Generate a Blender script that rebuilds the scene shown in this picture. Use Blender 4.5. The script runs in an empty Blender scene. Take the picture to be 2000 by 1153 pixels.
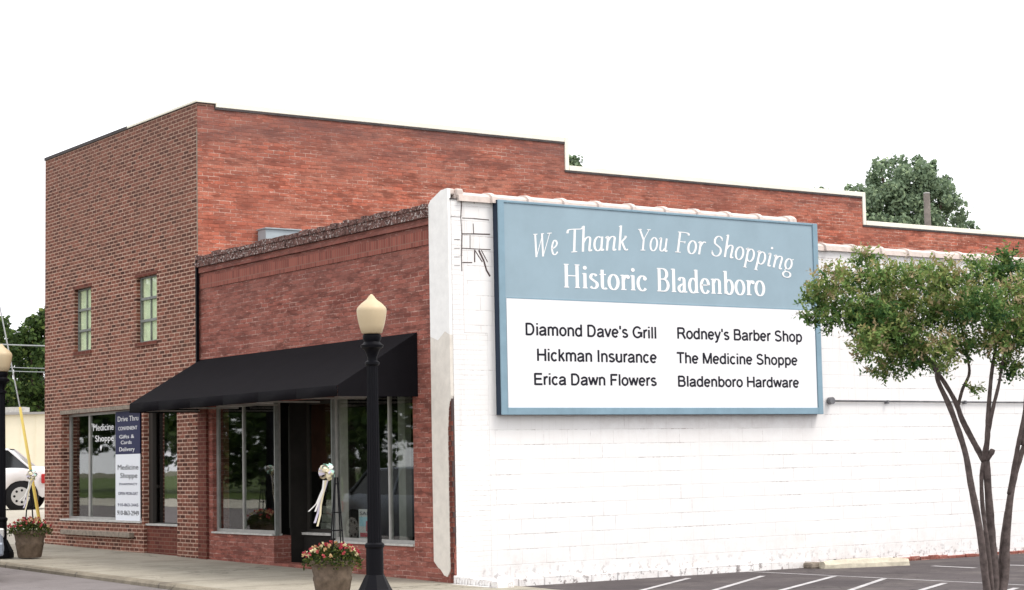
import bpy, math, random
import numpy as np
from mathutils import Matrix, Vector
random.seed(7); rng = np.random.default_rng(7)
R = math.radians
sc = bpy.context.scene
COL = sc.collection

# ------------------------------------------------------------------ camera
F_PX, PW, PH = 3688.78, 2000.0, 1153.0
CAM = np.array([21.30034, -13.80209, 1.6])
_yaw, _pit, _rol = -9.62846167e-01, 8.79938116e-02, -1.94365692e-02
_fw = np.array([math.sin(_yaw)*math.cos(_pit), math.cos(_yaw)*math.cos(_pit), math.sin(_pit)])
_r0 = np.array([math.cos(_yaw), -math.sin(_yaw), 0.0]); _u0 = np.cross(_r0, _fw)
_r = math.cos(_rol)*_r0 + math.sin(_rol)*_u0
_u = -math.sin(_rol)*_r0 + math.cos(_rol)*_u0
cd = bpy.data.cameras.new('Camera'); cam = bpy.data.objects.new('Camera', cd); COL.objects.link(cam)
cd.sensor_fit = 'HORIZONTAL'; cd.sensor_width = 36; cd.lens = F_PX/PW*36
cd.clip_start = 0.1; cd.clip_end = 2000
M_ = Matrix(((_r[0], _u[0], -_fw[0], CAM[0]), (_r[1], _u[1], -_fw[1], CAM[1]), (_r[2], _u[2], -_fw[2], CAM[2]), (0, 0, 0, 1)))
cam.matrix_world = M_
sc.camera = cam

# ------------------------------------------------------------------ sky, sun, exposure
SUN_AZ, SUN_EL = 58.0, 58.0           # azimuth from +Y towards +X
w = bpy.data.worlds.new('World'); sc.world = w; w.use_nodes = True
nt = w.node_tree; nt.nodes.clear()
N = nt.nodes.new; L = nt.links.new
sky = N('ShaderNodeTexSky'); sky.sky_type = 'NISHITA'; sky.sun_disc = False
sky.sun_elevation = R(SUN_EL); sky.sun_rotation = R(SUN_AZ); sky.dust_density = 3.0
tc = N('ShaderNodeTexCoord'); ns = N('ShaderNodeTexNoise'); ns.inputs['Scale'].default_value = 3.0; ns.inputs['Detail'].default_value = 5
mr = N('ShaderNodeMapRange'); mr.inputs['From Min'].default_value = .3; mr.inputs['From Max'].default_value = .7
mr.inputs['To Min'].default_value = .80; mr.inputs['To Max'].default_value = .97
mx = N('ShaderNodeMix'); mx.data_type = 'RGBA'
mx.inputs[7].default_value = (12.2, 12.2, 12.5, 1)      # cloud white
bg = N('ShaderNodeBackground'); bg.inputs['Strength'].default_value = 0.10
ow = N('ShaderNodeOutputWorld')
L(tc.outputs['Generated'], ns.inputs['Vector']); L(ns.outputs['Fac'], mr.inputs['Value']); L(mr.outputs['Result'], mx.inputs[0])
L(sky.outputs['Color'], mx.inputs[6]); L(mx.outputs[2], bg.inputs['Color']); L(bg.outputs[0], ow.inputs['Surface'])
sd = bpy.data.lights.new('Sun', 'SUN'); sd.energy = 1.5; sd.angle = R(22); sd.color = (1, .95, .88)
so = bpy.data.objects.new('Sun', sd); COL.objects.link(so)
_d = Vector((math.sin(R(SUN_AZ))*math.cos(R(SUN_EL)), math.cos(R(SUN_AZ))*math.cos(R(SUN_EL)), math.sin(R(SUN_EL))))
so.rotation_euler = _d.to_track_quat('Z', 'Y').to_euler()
sc.view_settings.view_transform = 'Standard'; sc.view_settings.look = 'None'
sc.view_settings.exposure = 0.55; sc.view_settings.gamma = 1
sc.render.engine = 'CYCLES'
sc.cycles.max_bounces = 6; sc.cycles.transparent_max_bounces = 12

# ------------------------------------------------------------------ measuring helpers (a point of the photograph -> metres)
def _ray(x, y): return _fw*F_PX + _r*(x-PW/2) - _u*(y-PH/2)
def on_x(x, y, X=0.0):
    d = _ray(x, y); return Vector(CAM + d*((X-CAM[0])/d[0]))
def on_y(x, y, Y=0.0):
    d = _ray(x, y); return Vector(CAM + d*((Y-CAM[1])/d[1]))
def on_z(x, y, Z=0.0):
    d = _ray(x, y); return Vector(CAM + d*((Z-CAM[2])/d[2]))
def at_d(x, y, D): return Vector(CAM + _ray(x, y)/F_PX*D)

def sm(t): t = max(0., min(1., t)); return t*t*(3-2*t)
def walk_z(x): return -.0115*max(x, -15) if x < 0 else -.010*x
def rear_z(x, y):       # the yard to the left and behind the shops rises gently
    if x > 0: return -.09
    return walk_z(x) + .53*sm((-15-x)/6)*sm((y+2.7)/2.6)

# ------------------------------------------------------------------ mesh helpers
class MB:
    def __init__(s): s.v = []; s.f = []; s.m = []; s.cur = 0
    def add(s, vs, fs):
        o = len(s.v); s.v += [tuple(map(float, p)) for p in vs]
        for f in fs: s.f.append([o+i for i in f]); s.m.append(s.cur)
    def quad(s, a, b, c, d): s.add([a, b, c, d], [(0, 1, 2, 3)])
    def box(s, x0, x1, y0, y1, z0, z1):
        if x0 > x1: x0, x1 = x1, x0
        if y0 > y1: y0, y1 = y1, y0
        s.add([(x0,y0,z0),(x1,y0,z0),(x1,y1,z0),(x0,y1,z0),(x0,y0,z1),(x1,y0,z1),(x1,y1,z1),(x0,y1,z1)],
              [(3,2,1,0),(4,5,6,7),(0,1,5,4),(1,2,6,5),(2,3,7,6),(3,0,4,7)])
    def bar(s, p, q, wd, hd=None, up=(0,0,1)):
        p, q = Vector(p), Vector(q); hd = hd or wd; d = (q-p).normalized(); u = Vector(up)
        if abs(d.dot(u)) > .95: u = Vector((1,0,0))
        a = d.cross(u).normalized()*wd/2; b = a.cross(d).normalized()*hd/2
        vs = [p-a-b, p+a-b, p+a+b, p-a+b, q-a-b, q+a-b, q+a+b, q-a+b]
        s.add(vs, [(0,1,2,3),(7,6,5,4),(0,4,5,1),(1,5,6,2),(2,6,7,3),(3,7,4,0)])
    def tube(s, pts, rs, n=8, cap=True):
        pts = [Vector(p) for p in pts]; k = len(pts)
        if not hasattr(rs, '__len__'): rs = [rs]*k
        u = None; vs = []
        for i, p in enumerate(pts):
            d = (pts[min(i+1,k-1)]-pts[max(i-1,0)]).normalized()
            if u is None: u = d.orthogonal().normalized()
            u = (u - d*u.dot(d)).normalized(); v = d.cross(u)
            for j in range(n):
                a = 2*math.pi*j/n; vs.append(p+(u*math.cos(a)+v*math.sin(a))*rs[i])
        fs = [(i*n+j, i*n+(j+1)%n, (i+1)*n+(j+1)%n, (i+1)*n+j) for i in range(k-1) for j in range(n)]
        if cap: fs += [tuple(range(n-1,-1,-1)), tuple((k-1)*n+j for j in range(n))]
        s.add(vs, fs)
    def lathe(s, prof, n=24, c=(0,0,0), flute=0, ph=0):
        vs = []; c = Vector(c)
        for (r, z) in prof:
            for j in range(n):
                a = 2*math.pi*j/n+ph; rr = r*(1-flute*(j % 2)); vs.append((c.x+rr*math.cos(a), c.y+rr*math.sin(a), c.z+z))
        k = len(prof)
        fs = [(i*n+j, i*n+(j+1)%n, (i+1)*n+(j+1)%n, (i+1)*n+j) for i in range(k-1) for j in range(n)]
        fs += [tuple(range(n-1,-1,-1)), tuple((k-1)*n+j for j in range(n))]
        s.add(vs, fs)
    def prism(s, pts, n, t):     # planar polygon, extruded by t along n
        n = Vector(n)*t; k = len(pts); a = [Vector(p) for p in pts]
        s.add(a+[p+n for p in a], [tuple(range(k-1,-1,-1)), tuple(range(k, 2*k))]+[(i,(i+1)%k,k+(i+1)%k,k+i) for i in range(k)])
    def build(s, name, mats, parent=None, org=None, smooth=False, bevel=0, angle=None):
        org = Vector(org) if org is not None else (parent_loc(parent) if parent else Vector((0,0,0)))
        me = bpy.data.meshes.new(name)
        me.from_pydata([(a-org.x, b-org.y, c-org.z) for a, b, c in s.v], [], s.f)
        for m in (mats if isinstance(mats, (list, tuple)) else [mats]): me.materials.append(m)
        if isinstance(mats, (list, tuple)): me.polygons.foreach_set('material_index', s.m)
        if smooth:
            me.polygons.foreach_set('use_smooth', [True]*len(me.polygons))
            if angle: me.set_sharp_from_angle(angle=R(angle))
        me.update()
        o = bpy.data.objects.new(name, me); COL.objects.link(o)
        if parent: o.parent = parent
        else: o.location = org
        if bevel:
            b = o.modifiers.new('bevel', 'BEVEL'); b.width = bevel; b.segments = 2; b.limit_method = 'ANGLE'
        return o
LOC = {}
def parent_loc(p): return LOC.get(p.name, Vector((0,0,0)))
def tag(o, label=None, cat=None, group=None, kind=None):
    if label: o['label'] = label
    if cat: o['category'] = cat
    if group: o['group'] = group
    if kind: o['kind'] = kind
    return o
def thing(name, label, cat, loc, rz=0, group=None, local=False):
    o = bpy.data.objects.new(name, None); COL.objects.link(o); o.empty_display_size = .2
    o.location = loc; o.rotation_euler = (0, 0, rz); LOC[o.name] = Vector((0,0,0)) if local else Vector(loc)
    return tag(o, label, cat, group)
def sub(o, parent):          # a sub-part built in its grand-thing's coordinates
    o.parent = parent; return o
def copy_tree(o, parent=None):
    c = o.copy(); COL.objects.link(c)
    if parent: c.parent = parent
    for ch in list(o.children): copy_tree(ch, c)
    return c
def leaf_mesh(name, P, T, Bn, ln, wd, mat, parent, org, tint):
    """many leaf-shaped rhombi: centres P, long axes T, cross axes Bn"""
    n = len(P); ln = np.broadcast_to(ln, (n,))[:, None]; wd = np.broadcast_to(wd, (n,))[:, None]
    nrm = np.cross(T, Bn)
    V = np.stack([P-T*ln*.5, P+Bn*wd*.5+nrm*wd*.12, P+T*ln*.5, P-Bn*wd*.5+nrm*wd*.12], 1).reshape(-1, 3) - np.array(org)
    me = bpy.data.meshes.new(name); me.vertices.add(4*n); me.vertices.foreach_set('co', V.astype(np.float32).ravel())
    me.loops.add(4*n); me.loops.foreach_set('vertex_index', np.arange(4*n, dtype=np.int32))
    me.polygons.add(n); me.polygons.foreach_set('loop_start', np.arange(0, 4*n, 4, dtype=np.int32)); me.polygons.foreach_set('loop_total', np.full(n, 4, dtype=np.int32))
    at = me.attributes.new('tint', 'FLOAT', 'FACE'); at.data.foreach_set('value', np.asarray(tint, dtype=np.float32))
    me.materials.append(mat); me.update(); me.validate()
    o = bpy.data.objects.new(name, me); COL.objects.link(o); o.parent = parent
    return o
def unit(a): return a/np.linalg.norm(a, axis=1, keepdims=True)

# ------------------------------------------------------------------ materials
class NT:
    def __init__(s, name):
        s.m = bpy.data.materials.new(name); s.m.use_nodes = True; s.t = s.m.node_tree; s.p = s.t.nodes['Principled BSDF']; s.p.inputs['Specular IOR Level'].default_value = .10
    def n(s, ty, **k):
        x = s.t.nodes.new(ty)
        for a, b in k.items():
            if a in x.inputs.keys(): x.inputs[a].default_value = b
            else: setattr(x, a, b)
        return x
    def l(s, a, b): s.t.links.new(a, b)
    def coord(s, kind='Object'): return s.n('ShaderNodeTexCoord').outputs[kind]
    def noise(s, vec, scale, detail=4, rough=.55):
        x = s.n('ShaderNodeTexNoise', Scale=scale, Detail=detail, Roughness=rough); s.l(vec, x.inputs['Vector']); return x.outputs['Fac']
    def ramp(s, v, a, b, lo=0., hi=1.):
        x = s.n('ShaderNodeMapRange'); x.inputs['From Min'].default_value = a; x.inputs['From Max'].default_value = b
        x.inputs['To Min'].default_value = lo; x.inputs['To Max'].default_value = hi; s.l(v, x.inputs['Value']); return x.outputs[0]
    def mix(s, f, a, b, mode='MIX'):
        x = s.n('ShaderNodeMix', data_type='RGBA', blend_type=mode)
        for i, v in ((0, f), (6, a), (7, b)):
            if isinstance(v, (int, float)): x.inputs[i].default_value = v
            elif isinstance(v, tuple): x.inputs[i].default_value = v if len(v) == 4 else v+(1,)
            else: s.l(v, x.inputs[i])
        return x.outputs[2]
    def math(s, op, a, b=0.):
        x = s.n('ShaderNodeMath', operation=op)
        for i, v in ((0, a), (1, b)):
            if isinstance(v, (int, float)): x.inputs[i].default_value = v
            else: s.l(v, x.inputs[i])
        return x.outputs[0]
    def bump(s, h, st=.5, d=.01):
        x = s.n('ShaderNodeBump', Strength=st, Distance=d); s.l(h, x.inputs['Height']); s.l(x.outputs[0], s.p.inputs['Normal'])
def wallvec(T):      # bricks run along x + y, courses along z
    sx = T.n('ShaderNodeSeparateXYZ'); T.l(T.coord(), sx.inputs[0])
    c = T.n('ShaderNodeCombineXYZ'); T.l(T.math('ADD', sx.outputs[0], sx.outputs[1]), c.inputs[0]); T.l(sx.outputs[2], c.inputs[1])
    return c.outputs[0], sx.outputs
def bricks(T, vec, c1, c2, mort, bw, bh, ms, off=.5, bias=0., smooth=.1):
    b = T.n('ShaderNodeTexBrick'); b.offset = off
    b.inputs['Color1'].default_value = c1+(1,); b.inputs['Color2'].default_value = c2+(1,); b.inputs['Mortar'].default_value = mort+(1,)
    b.inputs['Scale'].default_value = 1; b.inputs['Mortar Size'].default_value = ms; b.inputs['Mortar Smooth'].default_value = smooth
    b.inputs['Bias'].default_value = bias; b.inputs['Brick Width'].default_value = bw; b.inputs['Row Height'].default_value = bh
    T.l(vec, b.inputs['Vector']); return b
def plain(name, col, rough=.6, metal=0., spec=.2, var=0., vs=8., bump=0.):
    T = NT(name); T.p.inputs['Base Color'].default_value = col+(1,); T.p.inputs['Roughness'].default_value = rough
    T.p.inputs['Metallic'].default_value = metal; T.p.inputs['Specular IOR Level'].default_value = spec
    if var:
        f = T.noise(T.coord(), vs, 6, .65)
        c = T.mix(T.ramp(f, .3, .7), tuple(x*(1-var) for x in col), tuple(min(1, x*(1+var)) for x in col)); T.l(c, T.p.inputs['Base Color'])
        if bump: T.bump(f, bump, .01)
    return T.m
MAT = {}
# two-storey facade: smooth brown-red bricks in pale mortar with dark headers
T = NT('facade_brick'); v, xyz = wallvec(T)
mo = T.mix(T.ramp(T.noise(T.coord(), 9, 4, .7), .35, .65), (.42,.225,.16), (.72,.53,.42))
b = bricks(T, v, (.27,.098,.066), (.040,.016,.013), (.5,.35,.28), .203, .0677, .0115, bias=-.05, smooth=.25); T.l(mo, b.inputs['Mortar'])
n1 = T.noise(T.coord(), .9, 5); c = T.mix(T.ramp(n1, .35, .7, 0, .25), b.outputs['Color'], (.26,.14,.10))
up = T.ramp(xyz[2], 5.0, 7.8, 0, .35); c = T.mix(up, c, (.20,.110,.09))
c = T.mix(T.ramp(T.noise(T.coord(), 35, 2), .3, .7, 0, .3), c, (.09,.04,.035)); T.l(c, T.p.inputs['Base Color'])
T.p.inputs['Roughness'].default_value = .85; T.bump(T.math('SUBTRACT', 1., b.outputs['Fac']), .8, .012); MAT['facade'] = T.m
# two-storey side wall: common orange-red bricks, sooty towards the parapet
def redwall(name, c1, c2, mort, soot, z0, z1, amount=.8, seed=0., patch=(.42,.17,.11)):
    T = NT(name); v, xyz = wallvec(T)
    wob = T.n('ShaderNodeVectorMath', operation='ADD'); nn = T.n('ShaderNodeTexNoise', Scale=1.3, Detail=2)
    T.l(T.coord(), nn.inputs['Vector']); sc_ = T.n('ShaderNodeVectorMath', operation='SCALE'); sc_.inputs['Scale'].default_value = .03
    T.l(nn.outputs['Color'], sc_.inputs[0]); T.l(v, wob.inputs[0]); T.l(sc_.outputs[0], wob.inputs[1])
    b = bricks(T, wob.outputs[0], c1, c2, mort, .21, .0677, .0075, bias=-.25, smooth=.3)
    mp0 = T.n('ShaderNodeMapping'); mp0.inputs['Scale'].default_value = (1, 1, 4); T.l(T.coord(), mp0.inputs[0])
    T.l(T.mix(T.ramp(T.noise(mp0.outputs[0], 1.8, 6, .8), .44, .60), tuple(x*.55 for x in c1), mort), b.inputs['Mortar'])
    mp = T.n('ShaderNodeMapping'); mp.inputs['Scale'].default_value = (.35, .35, 1.6); mp.inputs['Location'].default_value = (seed, 0, 0); T.l(T.coord(), mp.inputs[0])
    c = T.mix(T.ramp(T.noise(mp.outputs[0], 2.2, 7, .7), .42, .66, 0, .55), b.outputs['Color'], patch)
    f2 = T.noise(mp.outputs[0], 5.5, 6, .75)
    c = T.mix(T.ramp(f2, .49, .60, 0, .85), c, tuple(x*.33+.012 for x in c1))
    c = T.mix(T.ramp(T.noise(T.coord(), .55, 5, .7), .46, .66, 0, .5), c, tuple(x*.5+.03 for x in c1))
    c = T.mix(T.ramp(T.noise(mp.outputs[0], 19, 3, .7), .63, .70, 0, .7), c, mort)
    st = T.math('MULTIPLY', T.ramp(xyz[2], z0, z1), T.ramp(T.noise(mp.outputs[0], 3, 5), .3, .6, .25, 1)); 
    c = T.mix(T.math('MULTIPLY', st, amount), c, soot)
    c = T.mix(T.ramp(T.noise(T.coord(), 40, 2), .35, .7, 0, .4), c, tuple(x*.5 for x in c1))
    T.l(c, T.p.inputs['Base Color']); T.p.inputs['Roughness'].default_value = .9
    T.bump(T.math('SUBTRACT', 1., b.outputs['Fac']), .7, .01); return T.m
MAT['side'] = redwall('side_brick', (.55,.165,.105), (.20,.068,.052), (.80,.58,.48), (.14,.088,.085), 6.5, 7.5, .7, patch=(.58,.27,.19))
MAT['shop'] = redwall('shopfront_brick', (.37,.125,.095), (.13,.046,.038), (.66,.44,.37), (.12,.070,.068), 4.2, 5.2, .45, 3., patch=(.42,.19,.15))
T = NT('dark_brick'); v, xyz = wallvec(T)
b = bricks(T, v, (.17,.055,.04), (.10,.032,.026), (.20,.11,.08), .203, .0677, .007); T.l(b.outputs['Color'], T.p.inputs['Base Color']); T.p.inputs['Roughness'].default_value = .85
MAT['dark_brick'] = T.m
# painted masonry
def painted(name, bw, bh, ms, base, joint, jl=.50, jh=.62, jmax=1., grime=True):
    T = NT(name); v, xyz = wallvec(T)
    b = bricks(T, v, (1,1,1), (.93,.93,.93), (0,0,0), bw, bh, ms, smooth=.3)
    mask = T.math('MULTIPLY', b.outputs['Fac'], T.math('ADD', T.math('MULTIPLY', T.ramp(T.noise(T.coord(), 1.7, 3, .6), jl, jh), T.ramp(T.noise(T.coord(), 7, 5, .8), .46, .56, .1, 1)), T.ramp(T.noise(T.coord(), 3.1, 2), .5, .6, .02, .09)))
    c = T.mix(T.ramp(T.noise(T.coord(), 1.2, 6, .7), .35, .75, 0, .5), base, tuple(x*y for x, y in zip(base, (.90,.88,.86))))
    zf = T.math('PINGPONG', xyz[2], bh/2); bed = T.ramp(zf, ms*.55, ms*.9, 1, 0)
    mpj = T.n('ShaderNodeMapping'); mpj.inputs['Scale'].default_value = (1, 1, 3); T.l(T.coord(), mpj.inputs[0])
    nb = T.math('MULTIPLY', T.ramp(T.noise(mpj.outputs[0], .9, 4, .7), .47, .60), T.ramp(T.noise(T.coord(), 16, 4, .8), .44, .58, .15, 1))
    mask = T.math('MAXIMUM', T.math('MULTIPLY', mask, .45), T.math('MULTIPLY', bed, nb))
    c = T.mix(mask, c, joint)
    if grime:
        low = T.ramp(xyz[2], .0, .6, 1, 0)
        g = T.math('MULTIPLY', low, T.ramp(T.noise(T.coord(), 3.5, 7, .8), .45, .75)); c = T.mix(T.math('MULTIPLY', g, .5), c, (.52,.42,.37))
        low2 = T.ramp(xyz[2], -.1, .22, 1, 0)
        g2 = T.math('MULTIPLY', low2, T.ramp(T.noise(T.coord(), 11, 5, .7), .54, .62)); c = T.mix(T.math('MULTIPLY', g2, .85), c, (.13,.085,.08))
        mpd = T.n('ShaderNodeMapping'); mpd.inputs['Scale'].default_value = (1, 7, .35); T.l(T.coord(), mpd.inputs[0])
        dr = T.math('MULTIPLY', T.ramp(T.noise(mpd.outputs[0], 1.5, 6, .7), .56, .74), T.ramp(xyz[2], 1.0, 4.8, .15, 1)); c = T.mix(T.math('MULTIPLY', dr, .55), c, (.50,.46,.43))
        rs = T.math('MULTIPLY', T.math('MULTIPLY', T.ramp(xyz[1], 2.1, 2.45), T.ramp(xyz[1], 6.9, 6.4)), T.math('MULTIPLY', T.ramp(xyz[2], 1.75, 2.2), T.ramp(T.noise(T.coord(), 2.5, 6, .8), .4, .75)))
        c = T.mix(T.math('MULTIPLY', rs, .35), c, (.42,.33,.30))
    T.l(c, T.p.inputs['Base Color']); T.p.inputs['Roughness'].default_value = .7
    h = T.math('SUBTRACT', 1., b.outputs['Fac']); T.bump(T.math('ADD', h, T.math('MULTIPLY', T.noise(T.coord(), 25, 4), .25)), .5, .006); return T.m
MAT['block'] = painted('painted_block', .406, .2032, .006, (.87,.86,.85), (.40,.34,.33))
MAT['quoin'] = painted('painted_brick', .21, .0677, .005, (.87,.86,.85), (.50,.45,.43), .46, .62, .9)
MAT['strip'] = plain('white_strip_paint', (.86,.85,.83), .8, var=.06, vs=7, bump=.3)
MAT['stucco'] = plain('cream_stucco', (.72,.675,.61), .85, var=.10, vs=6, bump=.3)
T = NT('weathered_cap'); n1 = T.noise(T.coord(), 14, 7, .8)
c = T.mix(T.ramp(n1, .38, .62), (.050,.028,.026), (.25,.135,.115)); c = T.mix(T.ramp(T.noise(T.coord(), 30, 4, .7), .56, .64), c, (.66,.60,.57))
T.l(c, T.p.inputs['Base Color']); T.p.inputs['Roughness'].default_value = .95; T.bump(n1, 1, .03); MAT['cap'] = T.m
T = NT('soldier_brick'); v, xyz = wallvec(T)
b = bricks(T, v, (.31,.105,.08), (.20,.065,.052), (.26,.14,.11), .0677, .203, .006, off=0.); T.l(b.outputs['Color'], T.p.inputs['Base Color']); T.p.inputs['Roughness'].default_value = .9; MAT['soldier'] = T.m
MAT['coping'] = plain('glazed_clay_coping', (.62,.53,.48), .4, var=.12, vs=9, bump=.15)
MAT['flash'] = plain('cream_metal_flashing', (.86,.82,.71), .5, var=.06, vs=2)
MAT['flash_dark'] = plain('dark_flashing', (.07,.06,.06), .7, var=.3, vs=5)
MAT['crack'] = plain('open_crack', (.085,.06,.058), .95)
MAT['roof'] = plain('roof_felt', (.16,.15,.15), .95, var=.3, vs=1.5)
MAT['alu'] = plain('aluminium_frame', (.42,.41,.39), .45, .5, var=.15, vs=5)
MAT['alu_dark'] = plain('bronze_frame', (.05,.045,.04), .5, .3)
MAT['sill'] = plain('concrete_sill', (.50,.49,.46), .8, var=.2, vs=12, bump=.3)
MAT['ledge'] = plain('stone_ledge', (.25,.21,.17), .9, var=.4, vs=14, bump=.5)
MAT['steel'] = plain('steel_sash', (.20,.21,.20), .5, var=.2)
MAT['black'] = plain('black_canvas', (.0085,.0078,.0095), .95, spec=.08, var=.12, vs=3)
MAT['black_end'] = MAT['black']
MAT['iron'] = plain('black_painted_iron', (.003,.003,.005), .5, spec=.12)
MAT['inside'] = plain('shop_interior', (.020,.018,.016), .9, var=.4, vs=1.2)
MAT['inside_red'] = plain('interior_panelling', (.10,.035,.022), .8, var=.3, vs=3)
MAT['inside_pale'] = plain('interior_post', (.30,.29,.26), .8, var=.2, vs=5)
MAT['curtain'] = plain('pale_green_blind', (.80,.86,.68), .8, var=.12, vs=7)
MAT['sign_blue'] = plain('sign_blue_paint', (.305,.41,.475), .5, var=.06, vs=1.5)
MAT['sign_rim'] = plain('sign_frame_blue', (.23,.345,.42), .45, var=.1, vs=3)
MAT['sign_edge'] = plain('sign_dark_edge', (.022,.035,.06), .6)
MAT['sign_white'] = plain('sign_white_paint', (.84,.84,.85), .5)
MAT['letter_white'] = plain('white_lettering', (.88,.88,.88), .5)
MAT['letter_black'] = plain('black_lettering', (.012,.012,.02), .5)
MAT['navy'] = plain('navy_print', (.010,.013,.065), .4)
MAT['banner'] = plain('banner_white', (.78,.80,.84), .5)
MAT['poster'] = plain('poster_paper', (.55,.52,.52), .6)
MAT['poster_red'] = plain('poster_red', (.45,.10,.12), .6)
MAT['poster_blue'] = plain('poster_pale_blue', (.35,.55,.65), .6)
MAT['globe'] = plain('cream_acrylic_globe', (.56,.45,.29), .45, spec=.3)
MAT['unit'] = plain('pale_grey_metal', (.38,.43,.46), .6, var=.1, vs=4)
MAT['pipe'] = plain('grey_conduit', (.17,.17,.18), .5, .3, var=.3, vs=4)
MAT['barrel'] = plain('weathered_planter', (.15,.112,.082), .9, var=.45, vs=9, bump=.6)
MAT['soil'] = plain('potting_soil', (.03,.02,.015), 1)
def glass(name, f0=.09, tint=(.85,.88,.86)):
    T = NT(name); T.t.nodes.remove(T.p)
    g = T.n('ShaderNodeBsdfGlossy', Roughness=.015); g.inputs['Color'].default_value = (1,1,1,1)
    t = T.n('ShaderNodeBsdfTransparent'); t.inputs['Color'].default_value = tint+(1,)
    ge = T.n('ShaderNodeNewGeometry'); dt = T.n('ShaderNodeVectorMath', operation='DOT_PRODUCT'); T.l(ge.outputs['Normal'], dt.inputs[0]); T.l(ge.outputs['Incoming'], dt.inputs[1])
    cc = T.math('SUBTRACT', 1., T.math('ABSOLUTE', dt.outputs['Value'])); m = T.n('ShaderNodeMixShader')
    fz = T.math('ADD', T.math('MULTIPLY', T.math('POWER', cc, 5.), 1-f0), f0)
    nz = T.noise(T.coord(), 1.6, 2); bp = T.n('ShaderNodeBump', Strength=.06, Distance=.01); T.l(nz, bp.inputs['Height']); T.l(bp.outputs[0], g.inputs['Normal'])
    T.l(fz, m.inputs[0]); T.l(t.outputs[0], m.inputs[1]); T.l(g.outputs[0], m.inputs[2])
    T.l(m.outputs[0], T.t.nodes['Material Output'].inputs['Surface']); return T.m
MAT['glass'] = glass('shop_glass', .070)
MAT['glass_hi'] = glass('coated_glass', .28, (.5,.5,.5))
MAT['glass_up'] = glass('thin_glass', .03, (.96,.98,.94))
def ground_mat(name, c1, c2, sc1, spots=None, rough=.95, bump=.4, joints=None):
    T = NT(name); co = T.coord(); f = T.noise(co, sc1, 7, .7)
    c = T.mix(T.ramp(f, .3, .7), c1, c2); f2 = T.noise(co, 60, 3, .7)
    c = T.mix(T.ramp(f2, .35, .7, 0, .45), c, tuple(x*.55 for x in c1))
    if spots: c = T.mix(T.ramp(T.noise(co, .9, 6, .75), .50, .68, 0, .7), c, spots)
    if joints:
        sx = T.n('ShaderNodeSeparateXYZ'); T.l(co, sx.inputs[0])
        m = T.math('PINGPONG', sx.outputs[0], joints/2); k = T.ramp(m, .012, .022, 1, 0)
        c = T.mix(T.math('MULTIPLY', k, .7), c, (.09,.08,.07))
    vo = T.n('ShaderNodeTexVoronoi', feature='DISTANCE_TO_EDGE', Scale=.45); wv = T.n('ShaderNodeVectorMath', operation='ADD'); nw = T.n('ShaderNodeTexNoise', Scale=2.5, Detail=5)
    T.l(co, nw.inputs['Vector']); T.l(co, wv.inputs[0]); T.l(nw.outputs['Color'], wv.inputs[1]); T.l(wv.outputs[0], vo.inputs['Vector'])
    ck = T.math('MULTIPLY', T.ramp(vo.outputs['Distance'], .003, .012, 1, 0), T.ramp(T.noise(co, .5, 2), .48, .56)); c = T.mix(T.math('MULTIPLY', ck, .7), c, tuple(x*.3 for x in c1))
    T.l(c, T.p.inputs['Base Color']); T.p.inputs['Roughness'].default_value = rough; T.p.inputs['Specular IOR Level'].default_value = .2
    T.bump(f2, bump, .008); return T.m
MAT['walk'] = ground_mat('pavement_concrete', (.33,.30,.24), (.45,.41,.335), 1.3, (.22,.195,.155), joints=1.5)
MAT['kerb'] = ground_mat('kerb_concrete', (.22,.19,.145), (.36,.315,.24), 3, (.12,.10,.08), joints=3.)
MAT['street'] = ground_mat('street_asphalt', (.185,.165,.162), (.25,.225,.22), 1.5, (.13,.115,.11))
MAT['lot'] = ground_mat('lot_asphalt', (.062,.052,.054), (.125,.107,.107), .8, (.155,.135,.125))
MAT['yard'] = ground_mat('yard_concrete', (.44,.41,.34), (.58,.55,.47), .5)
MAT['earth'] = ground_mat('bare_earth', (.12,.12,.08), (.20,.19,.12), .3)
MAT['lawn'] = ground_mat('lawn_grass', (.060,.095,.022), (.110,.150,.038), .7)
MAT['paint'] = ground_mat('road_paint', (.36,.34,.34), (.70,.68,.68), 4)
MAT['stop'] = plain('cream_concrete', (.58,.53,.42), .9, var=.2, vs=9, bump=.3)
def leafm(name, stops):
    T = NT(name); a = T.n('ShaderNodeAttribute', attribute_name='tint'); r = T.n('ShaderNodeValToRGB')
    e = r.color_ramp.elements; e[0].position = stops[0][0]; e[0].color = stops[0][1]+(1,); e[1].position = stops[1][0]; e[1].color = stops[1][1]+(1,)
    for p, c in stops[2:]: x = e.new(p); x.color = c+(1,)
    T.l(a.outputs['Fac'], r.inputs[0]); T.l(r.outputs[0], T.p.inputs['Base Color']); T.p.inputs['Roughness'].default_value = .5
    tr = T.n('ShaderNodeBsdfTranslucent'); T.l(r.outputs[0], tr.inputs['Color']); m = T.n('ShaderNodeMixShader'); m.inputs[0].default_value = .32
    T.l(T.p.outputs[0], m.inputs[1]); T.l(tr.outputs[0], m.inputs[2]); T.l(m.outputs[0], T.t.nodes['Material Output'].inputs['Surface']); return T.m
MAT['crape'] = leafm('crape_leaf', [(0., (.014,.050,.028)), (.35, (.058,.135,.044)), (.62, (.165,.265,.075)), (.86, (.30,.35,.12)), (.975, (.34,.26,.12)), (1., (.55,.45,.33))])
MAT['oak'] = leafm('oak_leaf', [(0., (.10,.15,.10)), (.5, (.23,.31,.20)), (.85, (.37,.47,.28)), (1., (.52,.62,.38))])
MAT['bush'] = leafm('broad_leaf', [(0., (.014,.030,.012)), (.5, (.055,.095,.028)), (.85, (.13,.19,.05)), (1., (.25,.30,.09))])
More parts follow.
